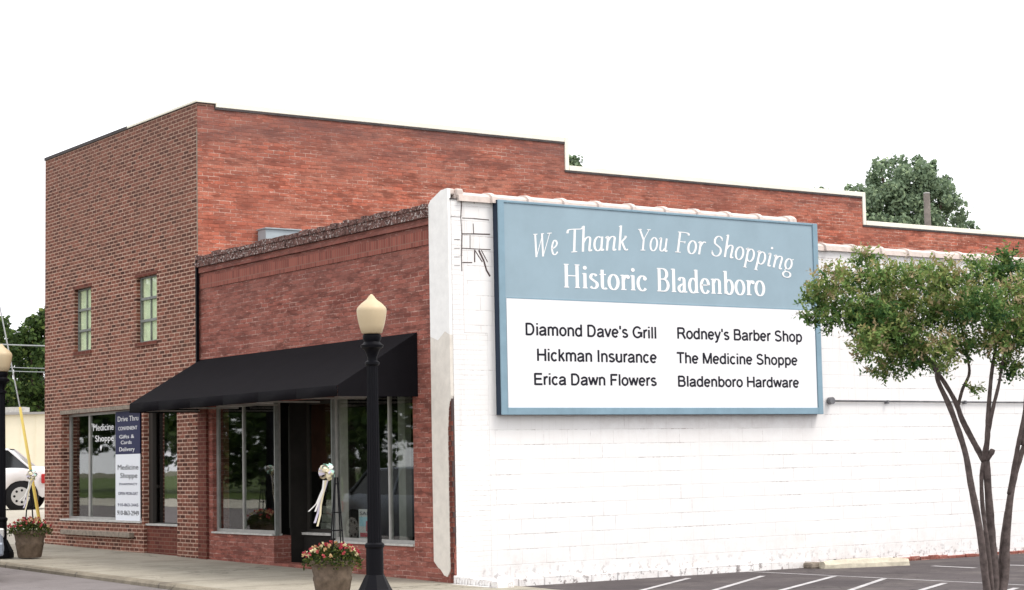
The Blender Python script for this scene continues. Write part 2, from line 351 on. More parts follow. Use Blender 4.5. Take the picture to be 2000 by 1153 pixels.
MAT['flower'] = leafm('flower_mix', [(0., (.02,.035,.012)), (.35, (.06,.085,.02)), (.55, (.16,.17,.04)), (.62, (.50,.05,.09)), (.82, (.55,.14,.12)), (.92, (.65,.42,.22)), (1., (.80,.72,.45))])
MAT['bark'] = plain('smooth_bark', (.12,.095,.088), .9, var=.45, vs=14, bump=.5)
MAT['bark2'] = plain('rough_bark', (.06,.045,.035), .95, var=.4, vs=8, bump=.6)
MAT['carwhite'] = plain('white_car_paint', (.80,.80,.81), .25, spec=.6)
MAT['carsilver'] = plain('silver_car_paint', (.26,.29,.34), .3, .5)
MAT['rubber'] = plain('tyre_rubber', (.012,.012,.013), .8)
MAT['rim'] = plain('alloy_rim', (.55,.54,.52), .35, .7)
MAT['carglass'] = plain('tinted_glass', (.01,.012,.014), .08, spec=.7)
MAT['redlens'] = plain('red_lens', (.45,.03,.03), .2)
MAT['creamwall'] = plain('cream_siding', (.80,.74,.58), .7, var=.05, vs=1)
MAT['greytrim'] = plain('grey_metal_trim', (.32,.31,.30), .6)
MAT['yellow'] = plain('yellow_plastic_guard', (.74,.58,.14), .45)
MAT['galv'] = plain('galvanised_wire', (.34,.36,.36), .5, .4)
MAT['pole'] = plain('weathered_pole', (.16,.14,.125), .95, var=.3, vs=5)

# ------------------------------------------------------------------ ground
def sheet(xs, ys, zf, name, mat):
    m = MB(); nx, ny = len(xs), len(ys)
    m.add([(x, y, zf(x, y)) for y in ys for x in xs], [(j*nx+i, j*nx+i+1, (j+1)*nx+i+1, (j+1)*nx+i) for j in range(ny-1) for i in range(nx-1)])
    return tag(m.build(name, mat, smooth=True), kind='structure')
fr = lambda a, b, n: [a+(b-a)*i/n for i in range(n+1)]
KY = -2.75
sheet([-900,-100,-40]+fr(-25,-14,22)+[-7,0,20,100,900], [-900,-200,-39,KY]+fr(-2.5,0,5)+[10,60,900],
      lambda x, y: (-.35 if y < KY+.01 else rear_z(x, y)-.012-(.08 if -.5 < x < 70 else 0)) , 'ground', MAT['earth'])
sheet([-200,-15]+[-10,-5,0,10,60,200], [-17,KY-.14], lambda x, y: walk_z(x)-.07 if x < 0 else -.07, 'street', MAT['street'])
sheet([-200,-15,-5,0,60,200], [-25,-17], lambda x, y: (walk_z(x) if x < 0 else 0)-.06, 'far_side_lot', MAT['yard'])
sheet([-300,-15,0,300], [-300,-25], lambda x, y: (walk_z(x) if x < 0 else 0)-.04, 'lawn', MAT['lawn'])
sheet([-60,-40]+fr(-25,-14.9,20)+[-14.87], fr(-2.5,0,5)+[5,12,40], lambda x, y: rear_z(x, y)-.004 + (0 if x < -14.95 else 0), 'yard_paving', MAT['yard'])
sheet([.0,1.2,20,60], [.0,5,20,60], lambda x, y: -.09, 'parking_lot', MAT['lot'])
sheet([4.0,20,60], [KY-.14,.0], lambda x, y: -.07-.02*(y-KY)/2.75, 'driveway_apron', MAT['lot'])
m = MB()
xs = [-40,-21,-20,-19,-18,-17,-16,-15]+fr(-14,4,18)
for a, b in zip(xs[:-1], xs[1:]):
    za, zb = [walk_z(t) if t > -15 else rear_z(t, KY) for t in (a, b)]
    m.quad((a,KY,za),(b,KY,zb),(b,.35,zb),(a,.35,za))
m.quad((4,KY,-.04),(4,KY,-.2),(4,.0,-.2),(4,.0,-.04))
tag(m.build('pavement', MAT['walk']), kind='structure')
m = MB()
for a, b in zip(xs[:-1], xs[1:]):
    za, zb = [(walk_z(t) if t > -15 else rear_z(t, KY))+.003 for t in (a, b)]
    p0, p1, p2, p3 = (KY-.16, -.2), (KY-.15, -.03), (KY-.12, 0), (KY-.002, 0)
    for (q, r_) in ((p0,p1),(p1,p2),(p2,p3)):
        m.quad((a,q[0],za+q[1]),(b,q[0],zb+q[1]),(b,r_[0],zb+r_[1]),(a,r_[0],za+r_[1]))
tag(m.build('kerb', MAT['kerb']), kind='structure')
# parking markings
LZ = -.086
m = MB()
def stripe(p, q, wd=.09):
    p, q = Vector((p[0],p[1],0)), Vector((q[0],q[1],0)); d = (q-p).normalized(); n = Vector((-d.y,d.x,0))*wd/2
    m.quad((p-n)+Vector((0,0,LZ)), (q-n)+Vector((0,0,LZ)), (q+n)+Vector((0,0,LZ)), (p+n)+Vector((0,0,LZ)))
for pa, pb_ in (((1260,1152),(1345,1130)),((1400,1152),(1490,1125.5)),((1528,1153),(1630,1126)),((1662,1153),(1728,1130.5)),((1800,1153),(1845,1139.5)),((1935,1165),(1985,1149))):
    p, q = on_z(*pa, -.09), on_z(*pb_, -.09); stripe(q+(p-q).normalized()*4.0, q, .085)
stripe((.1,5.12), (6.2,5.36), .06)
a, b = on_z(1822,1106,-.09), on_z(1905,1110,-.09); stripe(a, b, .12)
a, b = on_z(1950,1104,-.09), on_z(2040,1106,-.09); stripe(a, b, .12)
tag(m.build('parking_markings', MAT['paint']), kind='structure')

# ------------------------------------------------------------------ walls with openings (front at plane, cells between openings)
def wall_grid(m, axis, P, Q, us, zs, holes, outline=None, zoff=None):
    """axis 'y': wall in plane y=P (front) to y=Q (back), u = x; axis 'x': plane x=P, u = y. holes = (u0,u1,z0,z1)"""
    us = sorted(set(us)); zs = sorted(set(zs)); nu, nz = len(us)-1, len(zs)-1
    def solid(i, j):
        if not (0 <= i < nu and 0 <= j < nz): return False
        cu, cz = (us[i]+us[i+1])/2, (zs[j]+zs[j+1])/2
        if outline and cz > outline(cu): return False
        return not any(h[0] < cu < h[1] and h[2] < cz < h[3] for h in holes)
    pt = (lambda d, u, z: (u, d, z)) if axis == 'y' else (lambda d, u, z: (d, u, z))
    for i in range(nu):
        for j in range(nz):
            if not solid(i, j): continue
            a, b, c, d = us[i], us[i+1], zs[j], zs[j+1]
            m.quad(pt(P,a,c), pt(P,b,c), pt(P,b,d), pt(P,a,d)); m.quad(pt(Q,b,c), pt(Q,a,c), pt(Q,a,d), pt(Q,b,d))
            if not solid(i-1, j): m.quad(pt(P,a,c), pt(P,a,d), pt(Q,a,d), pt(Q,a,c))
            if not solid(i+1, j): m.quad(pt(P,b,d), pt(P,b,c), pt(Q,b,c), pt(Q,b,d))
            if not solid(i, j-1): m.quad(pt(P,b,c), pt(P,a,c), pt(Q,a,c), pt(Q,b,c))
            if not solid(i, j+1): m.quad(pt(P,a,d), pt(P,b,d), pt(Q,b,d), pt(Q,a,d))

# ================================================================== TWO-STOREY BRICK BUILDING
TX0, TX1, TZ = -14.86, -7.83, 7.80
tb = thing('brick_building', 'tall brown brick building with two narrow upper windows and a stepped parapet', 'building', (TX0,0,0))
W1, W2 = (-13.32,-12.49,3.86,5.06), (-10.38,-9.50,3.85,5.03)
S1 = (-13.98,-10.16,.64,2.68); S2 = (-10.08,-8.68,.10,2.68)
m = MB()
wall_grid(m, 'y', 0, .32, [TX0,TX1-.004,W1[0],W1[1],W2[0],W2[1],S1[0],S1[1],S2[0],S2[1]], [-.15,TZ,W1[2],W1[3],W2[2],W2[3],S1[2],S1[3],S2[2]], [W1,W2,S1,(S2[0],S2[1],.10,2.68)])
m.build('front_wall', MAT['facade'], tb)
# stepped side wall facing the low roof, and the far side
def tstep(y): return TZ-.05 if y < 7.77 else (7.2 if y < 15.80 else (6.58 if y < 24 else 6.0))
m = MB(); wall_grid(m, 'x', TX1, TX1-.3, [.006,7.77,15.80,24,30], [-.2,6.0,6.58,7.2,TZ-.05], [], tstep); m.build('side_wall', MAT['side'], tb)
m = MB(); wall_grid(m, 'x', TX0, TX0+.3, [.322,7.77,15.80,24,30], [-.2,6.0,6.58,7.2,TZ-.05], [], tstep); m.build('far_side_wall', MAT['side'], tb)
m = MB(); m.box(TX0+.301,TX1-.301,29.7,30,-.2,6.0); m.build('rear_wall', MAT['side'], tb)
m = MB()
for y0, y1, z in ((.322,7.5,7.0),(7.5,15.5,6.5),(15.5,24,6.0),(24,29.69,5.6)): m.box(TX0+.302,TX1-.302,y0,y1,z-.2,z)
m.build('roof', MAT['roof'], tb)
# coping: cream metal cap that follows the steps
t = .10; o = .025
for xx in ((TX1-.34,TX1+o),(TX0-o,TX0+.34)):
    m = MB()
    for y0, y1, z in ((.35,7.77,TZ-.05),(7.80+.07,15.80,7.2),(15.83+.07,24,6.58),(24.1,30.03,6.0)):
        m.box(xx[0],xx[1],y0,y1,z+.003,z+t)
    for y0, z0, z1 in ((7.773,7.2+.003,TZ-.05+t),(15.803,6.58+.003,7.2+t),(24.003,6.003,6.58+t)): m.box(xx[0],xx[1],y0,y0+.09,z0,z1)
    m.build('parapet_coping', MAT['flash'], tb, bevel=.008)
xm = on_y(250,248).x
m = MB(); m.box(xm,TX1+o,-.025,.348,TZ+.012,TZ+.055)
m.build('parapet_coping', MAT['flash'], tb, bevel=.008)
m = MB(); m.box(TX0-.012,xm-.01,-.02,.34,TZ+.003,TZ+.06); m.box(xm-.01,TX1+.02,-.018,.33,TZ+.003,TZ+.011)
for y0, y1, z in ((.33,7.77,TZ-.05),(7.77,15.8,7.2),(15.8,24,6.58)): m.box(TX1-.02,TX1+.02,y0,y1,z-.035,z+.001)
m.build('drip_edge', MAT['flash_dark'], tb)
# pale mortar strip and dark drain pipe on the corner
m = MB(); m.box(TX1-.01,TX1+.008,-.010,.0,5.25,7.35); m.build('corner_trim', MAT['ledge'], tb)
# upper windows: frame, panes, blind
def upper_window(W, cols):
    x0, x1, z0, z1 = W; Y = .075; fr_ = MB()
    fw_ = .028
    fr_.box(x0,x0+fw_,Y,Y+.05,z0,z1); fr_.box(x1-fw_,x1,Y,Y+.05,z0,z1); fr_.box(x0+fw_,x1-fw_,Y,Y+.05,z1-fw_,z1); fr_.box(x0+fw_,x1-fw_,Y,Y+.05,z0,z0+fw_)
    for k in (1,2):
        z = z0+(z1-z0)*k/3; fr_.box(x0+fw_,x1-fw_,Y-.008,Y+.042,z-.022,z+.022)
    for k in range(1, cols):
        x = x0+(x1-x0)*k/cols; fr_.box(x-.008,x+.008,Y+.004,Y+.036,z0+fw_,z1-fw_)
    f = fr_.build('window', MAT['steel'], tb)
    p = MB(); p.box(x0+.03,x1-.03,Y+.018,Y+.024,z0+.03,z1-.03); sub(p.build('pane', MAT['glass_up'], tb), f)
    b = MB(); n = 26
    for i in range(n):
        xa, xb = x0+(x1-x0)*i/n, x0+(x1-x0)*(i+1)/n; ya, yb = Y+.045+.010*math.sin(i*1.7), Y+.045+.010*math.sin((i+1)*1.7)
        b.quad((xa,ya,z0),(xb,yb,z0),(xb,yb,z1),(xa,ya,z1))
    sub(b.build('curtain', MAT['curtain'], tb), f)
    s = MB(); s.box(x0-.03,x1+.03,-.025,.14,z0-.068,z0-.002); sub(s.build('sill', MAT['dark_brick'], tb), f)
    l = MB(); l.box(x0-.04,x1+.04,-.008,.01,z1+.002,z1+.07); sub(l.build('lintel', MAT['dark_brick'], tb), f)
    return f
upper_window(W1, 2); upper_window(W2, 2)
# shop windows of the brick building
def frame_rect(m, x0, x1, z0, z1, Y, t=.045, d=.06):
    m.box(x0,x0+t,Y,Y+d,z0,z1); m.box(x1-t,x1,Y,Y+d,z0,z1); m.box(x0+t,x1-t,Y,Y+d,z1-t,z1); m.box(x0+t,x1-t,Y,Y+d,z0,z0+t)
Y = .16
m = MB(); frame_rect(m, S1[0]+.002, S1[1]-.002, S1[2]+.03, S1[3]-.002, Y)
xa, xb = on_y(174,900,Y).x, on_y(226,900,Y).x
m.box(xa-.03,xa+.03,Y+.003,Y+.063,S1[2]+.08,S1[3]-.05); m.box(xb-.02,xb+.02,Y+.003,Y+.063,S1[2]+.08,S1[3]-.05)
wf = m.build('shop_window', MAT['alu'], tb)
m = MB(); m.box(S1[0]+.03,S1[1]-.03,Y+.025,Y+.032,S1[2]+.05,S1[3]-.03); sub(m.build('pane', MAT['glass'], tb), wf)
m = MB(); m.box(S1[0]+.001,S1[1]-.001,-.03,Y+.09,S1[2]+.001,S1[2]+.03); sub(m.build('sill', MAT['sill'], tb), wf)
# entrance bay: brick apron, coated glass, dark posts
Y = .20
m = MB(); m.box(S2[0]+.002,S2[1]-.002,.06,.25,-.1,.60); m.build('entrance_apron', MAT['dark_brick'], tb)  # darker brick than the facade: the shade on the apron is painted in
m = MB(); frame_rect(m, S2[0]+.003, S2[1]-.003, .602, S2[3]-.003, Y-.03, .05)
m.box(S2[0]+.003,S2[0]+.16,Y-.10,Y-.035,.62,S2[3]-.003)
xp = on_y(303,900,Y).x; m.box(xp-.06,xp+.06,Y-.06,Y+.05,.66,S2[3]-.06); m.box(S2[0]+.16,xp-.06,Y-.04,Y+.02,1.26,1.31)
en = m.build('entrance_glazing', MAT['alu_dark'], tb)
m = MB(); m.box(S2[0]+.03,S2[1]-.03,Y,Y+.006,.63,S2[3]-.03); sub(m.build('pane', MAT['glass_hi'], tb), en)
m = MB(); m.box(S2[0]+.004,S2[1]-.004,.03,.168,.603,.635); sub(m.build('sill', MAT['sill'], tb), en)
# stone ledge below the window, soldier course above
a, b = on_y(127,1034), on_y(262,1046)
m = MB(); m.box(a.x,b.x,-.10,.0,a.z-.09,a.z+.0); m.build('stone_ledge', MAT['ledge'], tb, bevel=.01)
m = MB(); m.box(S1[0]-.05,S1[1]+.04,-.012,.0,S1[3]+.002,S1[3]+.075); m.build('lintel', MAT['ledge'], tb)
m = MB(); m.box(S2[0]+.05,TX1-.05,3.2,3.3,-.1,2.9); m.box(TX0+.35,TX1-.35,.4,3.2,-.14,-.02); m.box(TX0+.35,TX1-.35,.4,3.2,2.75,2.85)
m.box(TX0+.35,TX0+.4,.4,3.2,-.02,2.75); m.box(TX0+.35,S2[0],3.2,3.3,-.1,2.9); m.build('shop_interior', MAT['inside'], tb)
m = MB(); m.box(-13.5,-12.2,2.0,2.1,1.0,2.3); m.build('interior_panel', MAT['inside_pale'], tb)
# ================================================================== ONE-STOREY WHITE-SIDED SHOP
sb = thing('shop_building', 'one-storey shop with weathered red brick front and white painted block side wall', 'building', (-7.83,0,0))
LX0, LX1, LZT = -7.826, 0.0, 5.0
A, B, Cc = (-7.36,-5.2,.52,2.62), (-5.2,-3.38,.10,2.62), (-3.38,-1.04,.46,2.62)
STX = -.49
m = MB()
wall_grid(m, 'y', .03, .33, [LX0,STX,A[0],A[1],B[1],Cc[1]], [-.15,LZT-.13,A[2],A[3],B[2],Cc[2]], [A,B,(Cc[0],Cc[1],.46,2.62)])
m.build('front_wall', MAT['shop'], sb)
m = MB(); m.box(LX0+.002,A[0]-.15,-.02,.028,0.02,2.6); m.build('red_pier', MAT['dark_brick'], sb)
m = MB(); m.box(LX0+.003,LX0+.045,-.05,.0,2.6,5.1); m.build('downpipe', MAT['iron'], sb)
m = MB(); m.box(LX0+.05,STX-.004,.012,.029,4.60,4.80); m.build('soldier_course', MAT['soldier'], sb)
# ragged stepped brick cornice
m = MB(); x = LX0+.002
m2 = MB(); m2.box(LX0+.002,STX-.003,-.01,.4,LZT-.128,LZT-.035); m2.build('corbel_course', MAT['shop'], sb); m.box(LX0+.002,STX-.003,-.04,.4,LZT-.033,LZT+.09)
while x < STX-.08:
    wd = random.uniform(.09,.24)
    m.box(x, min(x+wd-.008, STX-.004), -.05-random.uniform(0,.02), .40, LZT+.092, LZT+.15+random.uniform(-.01,.035)); x += wd
x = LX0+.002
while x < STX-.08:
    wd = random.uniform(.18,.22); yy = -.045-random.uniform(0,.02)
    m.box(x, min(x+wd-.008, STX-.004), yy, -.0405, LZT-.03, LZT+.03+random.uniform(-.01,.01)); x += wd
m.build('cornice', MAT['cap'], sb, bevel=.006)
# corner pier: plastered face, toothed brick edge
m = MB()
zb = -.05
ZS = 3.32
pts = [(STX,-.012,.28),(STX+.10,-.012,.20),(STX+.17,-.012,.17),(STX+.25,-.012,.10),(STX+.33,-.012,.08),(STX+.40,-.012,.16),(-.085,-.012,.18),(-.085,-.012,2.0),(-.06,-.012,2.3),(-.004,-.012,2.5),(-.004,-.012,ZS),(-.12,-.012,ZS+.05),(-.3,-.012,ZS-.06),(STX,-.012,ZS)]
m.prism(pts, (0,1,0), .05); m.build('plaster_strip', MAT['stucco'], sb)
m = MB(); m.prism([(STX,-.012,ZS+.001),(-.3,-.012,ZS-.059),(-.12,-.012,ZS+.051),(-.004,-.012,ZS+.001),(-.004,-.012,5.31),(-.17,-.012,5.30),(STX+.05,-.012,5.19),(STX,-.012,5.14)], (0,1,0), .05)
m.build('painted_strip', MAT['strip'], sb)
m = MB(); m.box(STX-.002,-.002,.04,.33,-.1,5.14); m.box(STX,-.003,.004,.0385,-.1,.5); m.build('corner_pier', MAT['shop'], sb)
m = MB(); z = .0
while z < 2.42:
    m.box(-.082,-.002-(.02 if random.random() < .5 else 0),-.004-random.uniform(0,.008),.02,z,z+.058); z += .0677
m.build('brick_toothing', MAT['dark_brick'], sb)
m = MB(); m.box(-.083,-.006,.003,.0385,-.1,2.46); m.build('toothing_mortar', MAT['crack'], sb)
# side wall: brick quoin strip then concrete block; parapet top steps down behind the sign
m = MB(); wall_grid(m, 'x', -.001, -.30, [.040,.22,.60], [-.2,3.35,5.16], [(.22,.60,3.35,5.16)]); m.build('corner_quoin', MAT['quoin'], sb)
def sstep(y): return 5.16 if y < 6.36 else (4.80 if y < 14 else 4.4)
m = MB(); wall_grid(m, 'x', 0, -.30, [.223,.602,6.36,14,24], [-.2,3.353,4.4,4.80,5.16], [(.223,.602,-.2,3.353)], sstep); m.build('side_wall', MAT['block'], sb)
m = MB(); m.box(LX0,-.30,23.7,24,-.2,4.4); m.build('rear_wall', MAT['block'], sb)
m = MB(); m.box(LX0,-.302,.34,23.69,4.0,4.15); m.build('roof', MAT['roof'], sb)
# painted wall footing and the low brick edging that runs out from the corner
m = MB(); y = .62
while y < 6.42:
    wd = min(random.uniform(.3,.5), 6.45-y); m.box(.001,.055+random.uniform(-.01,.012),y,y+wd-.006,-.13,.025+random.uniform(-.015,.012)); y += wd
m.build('footing', MAT['block'], sb, bevel=.012)
m = MB(); y = 6.5
while y < 15: 
    m.box(.001,.03+random.uniform(0,.02),y,y+.2,-.13,-.03+random.uniform(-.02,.02)); y += .212
m.build('exposed_footing', MAT['shop'], sb, bevel=.008)
m = MB(); x = .004
while x < .95:
    m.box(x,x+.054,-.02+random.uniform(-.006,.006),.18,-.16,.10-.03*x+random.uniform(-.008,.008)); x += .0677
m.box(.96,1.10,-.06,.2,-.16,.07); m.box(.004,.95,-.09,-.028,-.16,.0)
m.build('brick_edging', MAT['quoin'], sb, bevel=.005)
m = MB(); m.box(.006,.955,-.008,.17,-.16,.055); m.build('edging_mortar', MAT['ledge'], sb)
# cracks at the top corner (stepped along the mortar joints)
m = MB()
def crack(pts, wd=.022):
    for (a_, b_) in zip(pts[:-1], pts[1:]):
        p, q = on_x(*a_, 0.), on_x(*b_, 0.); m.bar((.0015,p.y,p.z), (.0015,q.y,q.z), .004, wd*random.uniform(.7,1.2), up=(1,0,0)) if False else m.bar((.0015,p.y,p.z), (.0015,q.y,q.z), wd*random.uniform(.6,1.1), .004, up=(1,0,0))
crack([(899,378),(901,400),(900,425),(902,460),(901,500),(902,530)], .014)
crack([(880,423),(900,424)], .008); crack([(903,426),(925,427),(955,430)], .012); crack([(924,437),(925,457)], .014); crack([(902,457),(925,457),(957,458)], .014)
crack([(918,459),(918,485)], .011); crack([(902,485),(958,488)], .013); crack([(927,488),(927,512)], .02); crack([(903,513),(922,513)], .014)
crack([(935,489),(945,510),(950,528),(957,540)], .026); crack([(928,490),(942,512)], .02); crack([(925,380),(926,398)], .009); crack([(940,489),(952,512)], .016)
for k in range(4): crack([(887,468+17*k),(898,468+17*k)], .006)
m.build('crack', MAT['crack'], sb)
# clay coping tiles with raised collars, laid along the side wall
m = MB()
def coping_run(y0, y1, z, tile=.615, r=.115):
    y = y0; k = 0
    while y < y1-.05:
        ye = min(y+tile, y1); dz = random.uniform(-.006,.006); n = 9; vs = []; st = [(y,1.0),(ye-.09,.97),(ye-.085,1.16),(ye-.02,1.18),(ye-.015,1.0),(ye,1.0)]
        for yy, s_ in st:
            for j in range(n):
                a_ = math.pi*j/(n-1); vs.append((-.14+.195*s_*math.cos(a_), yy, z+dz+r*s_*max(math.sin(a_), 0)**.8-(.0 if 0<j<n-1 else .03)))
        fs = [(i*n+j, i*n+j+1, (i+1)*n+j+1, (i+1)*n+j) for i in range(len(st)-1) for j in range(n-1)]
        fs += [tuple(range(n)), tuple((len(st)-1)*n+j for j in range(n-1,-1,-1))]
        m.add(vs, fs); y = ye
coping_run(.14, 6.36, 5.175); coping_run(6.42, 14.0, 4.815, r=.10); coping_run(14.05, 24, 4.415)
m.build('coping', MAT['coping'], sb, smooth=True, angle=35)
m = MB(); m.box(-.36,.012,.02,6.36,5.161,5.174); m.box(-.36,.012,6.37,14,4.801,4.814); m.build('mortar_bed', MAT['flash_dark'], sb)
m = MB()
for i in range(9): 
    p = Vector((-.15+random.uniform(-.13,.12), .07+random.uniform(-.05,.12), 5.23+random.uniform(-.03,.05))); s_ = random.uniform(.05,.09); m.box(p.x-s_,p.x+s_,p.y-s_*.7,p.y+s_*.7,p.z-s_*.8,p.z+s_*.6)
m.build('end_cap', MAT['coping'], sb, bevel=.02)
m = MB(); a, b = on_y(388,492,.5), on_y(412,490,.5); m.prism([(a.x,.45,a.z-.2),(b.x,.45,b.z-.1),(b.x,.45,b.z),(a.x,.45,a.z+.1)], (0,1,0), .25); m.build('roof_flashing', MAT['sill'], sb)
# glazing of the three bays
def glaze(name, W, Y, muls, fm='alu', gm='glass', t=.045, sill=True, sname='sill'):
    m = MB(); frame_rect(m, W[0]+.002, W[1]-.002, W[2]+.03, W[3]-.002, Y, t)
    for xx, tw in muls: m.box(xx-tw/2,xx+tw/2,Y+.003,Y+.056,W[2]+.03+t,W[3]-.002-t)
    f = m.build(name, MAT[fm], sb)
    m = MB(); m.box(W[0]+.03,W[1]-.03,Y+.025,Y+.031,W[2]+.05,W[3]-.03); sub(m.build('pane', MAT[gm], sb), f)
    if sill: m = MB(); m.box(W[0]+.001,W[1]-.001,Y-.10,Y+.08,W[2]+.001,W[2]+.029); sub(m.build('sill', MAT['sill'], sb), f)
    return f
glaze('shop_window', A, .10, [(on_y(474,900,.1).x,.035)])
glaze('shop_window', (Cc[0],Cc[1],.46,2.62), .10, [(on_y(759,900,.1).x,.04), (on_y(656,900,.1).x,.03)])
m = MB(); frame_rect(m, B[0]+.002, B[1]-.002, .56, 2.61, .62, .05); xx = on_y(565,900,.62).x
m.box(xx-.03,xx+.03,.623,.68,.61,2.56); dr = m.build('recessed_window', MAT['alu_dark'], sb)
m = MB(); m.box(B[0]+.03,B[1]-.03,.645,.651,.58,2.58); sub(m.build('pane', MAT['glass'], sb), dr)
m = MB(); m.box(B[0]-.0,B[1]+.0,.52,.70,.52,.558); sub(m.build('sill', MAT['sill'], sb), dr)
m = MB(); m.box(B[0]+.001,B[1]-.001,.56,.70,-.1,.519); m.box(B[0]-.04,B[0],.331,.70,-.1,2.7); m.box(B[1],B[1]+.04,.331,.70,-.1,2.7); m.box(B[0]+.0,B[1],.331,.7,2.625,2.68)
m.build('entrance_recess', MAT['inside'], sb)  # recess sides, bulkhead and soffit near-black: their shade is put into the colour
for xx in (A[1], B[1]):
    m = MB(); m.box(xx-.018,xx+.015,.05,.12,.52,2.61); m.build('corner_post', MAT['steel'], sb)
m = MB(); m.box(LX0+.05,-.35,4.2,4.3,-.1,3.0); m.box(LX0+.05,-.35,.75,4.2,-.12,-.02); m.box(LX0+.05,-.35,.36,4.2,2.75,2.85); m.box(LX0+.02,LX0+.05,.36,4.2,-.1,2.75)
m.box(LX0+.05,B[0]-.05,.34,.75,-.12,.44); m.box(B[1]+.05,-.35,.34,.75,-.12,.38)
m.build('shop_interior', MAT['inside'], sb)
m = MB(); m.box(-7.3,-5.5,1.6,1.7,1.5,2.7); m.box(-1.9,-1.2,1.2,1.3,1.2,2.7); m.build('interior_panelling', MAT['inside_red'], sb)
m = MB()
for px0, px1 in ((658,684),(778,792)):
    a, b = on_y(px0,900,.5), on_y(px1,900,.5); m.box(a.x,b.x,.5,.6,.39,2.74)
for i in range(4): m.box(-5.15+.02, -4.72+.02-.05*i, .80+.02*i, 1.3, .45+.13*i, .57+.13*i)
m.build('interior_post', MAT['inside_pale'], sb)

# ------------------------------------------------------------------ awning (a thing hung on the shop front)
aw = thing('awning', 'black canvas awning with sloping top above the shop windows', 'awning', (-4.35,0,2.5))
AX0, AX1, AY, AZt, AZf, AZb = -7.80, -.90, -1.24, 3.41, 2.67, 2.52
m = MB(); n = 12
for i in range(n):
    xa, xb = AX0+(AX1-AX0)*i/n, AX0+(AX1-AX0)*(i+1)/n; s_ = lambda t: -.012*math.sin(math.pi*t)
    k = 5
    for j in range(k):
        t0, t1 = j/k, (j+1)/k; P_ = lambda x, t, c: (x, .025+(AY-.025)*t, AZt+(AZf-AZt)*t)
        ca = cb = .5
        m.quad(P_(xa,t0,ca), P_(xa,t1,ca), P_(xb,t1,cb), P_(xb,t0,cb))
c_ = m.build('canopy', MAT['black'], aw); sm_ = c_.modifiers.new('solid', 'SOLIDIFY'); sm_.thickness = .006
m = MB(); n = 6
for i in range(n):
    xa, xb = AX0+(AX1-AX0)*i/n, AX0+(AX1-AX0)*(i+1)/n; ya = yb = AY-.004
    m.quad((xa,AY-.002,AZf),(xb,AY-.002,AZf),(xb,yb,AZb+.004*math.sin(i*.5)),(xa,ya,AZb+.004*math.sin((i-1)*.5)))
v_ = m.build('valance', MAT['black'], aw, smooth=True); v_.modifiers.new('solid', 'SOLIDIFY').thickness = .006
for X_ in (AX0, AX1):
    m = MB(); m.prism([(X_,.025,AZt-.004),(X_,AY+.002,AZf-.004),(X_,AY+.002,AZb),(X_,.025,AZb)], (1,0,0), .008); m.build('side_panel', MAT['black'], aw)
m = MB()
for xx in fr(AX0+.06,AX1-.06,5): m.bar((xx,.03,AZt-.05),(xx,AY+.03,AZf-.04),.025); m.bar((xx,.02,AZb+.03),(xx,AY+.03,AZb+.03),.025)
m.bar((AX0+.03,AY+.03,AZb+.03),(AX1-.03,AY+.03,AZb+.03),.03); m.build('awning_frame', MAT['alu'], aw)

# ================================================================== LETTERING
CAPU = .70
def text(name, s, p0, wdt, cap, mat, parent, axis, lift, bold=0., ext=.004, top=None, align='L'):
    cu = bpy.data.curves.new(name, 'FONT'); cu.body = s; cu.size = 1; cu.extrude = 0; cu.offset = bold; cu.resolution_u = 3
    o = bpy.data.objects.new('tmp', cu); COL.objects.link(o); bpy.context.view_layer.update()
    me = bpy.data.meshes.new_from_object(o.evaluated_get(bpy.context.evaluated_depsgraph_get())); bpy.data.objects.remove(o); bpy.data.curves.remove(cu)
    co = np.empty(len(me.vertices)*3); me.vertices.foreach_get('co', co); co = co.reshape(-1, 3)
    x0, x1 = co[:,0].min(), co[:,0].max(); capu = CAPU
    u = (co[:,0]-x0)/(x1-x0)*wdt; v = co[:,1]/capu*cap
    L0 = parent_loc(parent)
    out = np.zeros_like(co)
    if axis == 'x': out[:,0] = lift; out[:,1] = p0[0]+u; out[:,2] = p0[1]+v
    else: out[:,0] = p0[0]+u; out[:,1] = lift; out[:,2] = p0[1]+v
    out -= np.array(L0); me.vertices.foreach_set('co', out.ravel()); me.update(); me.materials.clear(); me.materials.append(mat)
    r = bpy.data.objects.new(name, me); COL.objects.link(r); r.parent = parent
    so_ = r.modifiers.new('solid', 'SOLIDIFY'); so_.thickness = ext; so_.offset = 0
    return r
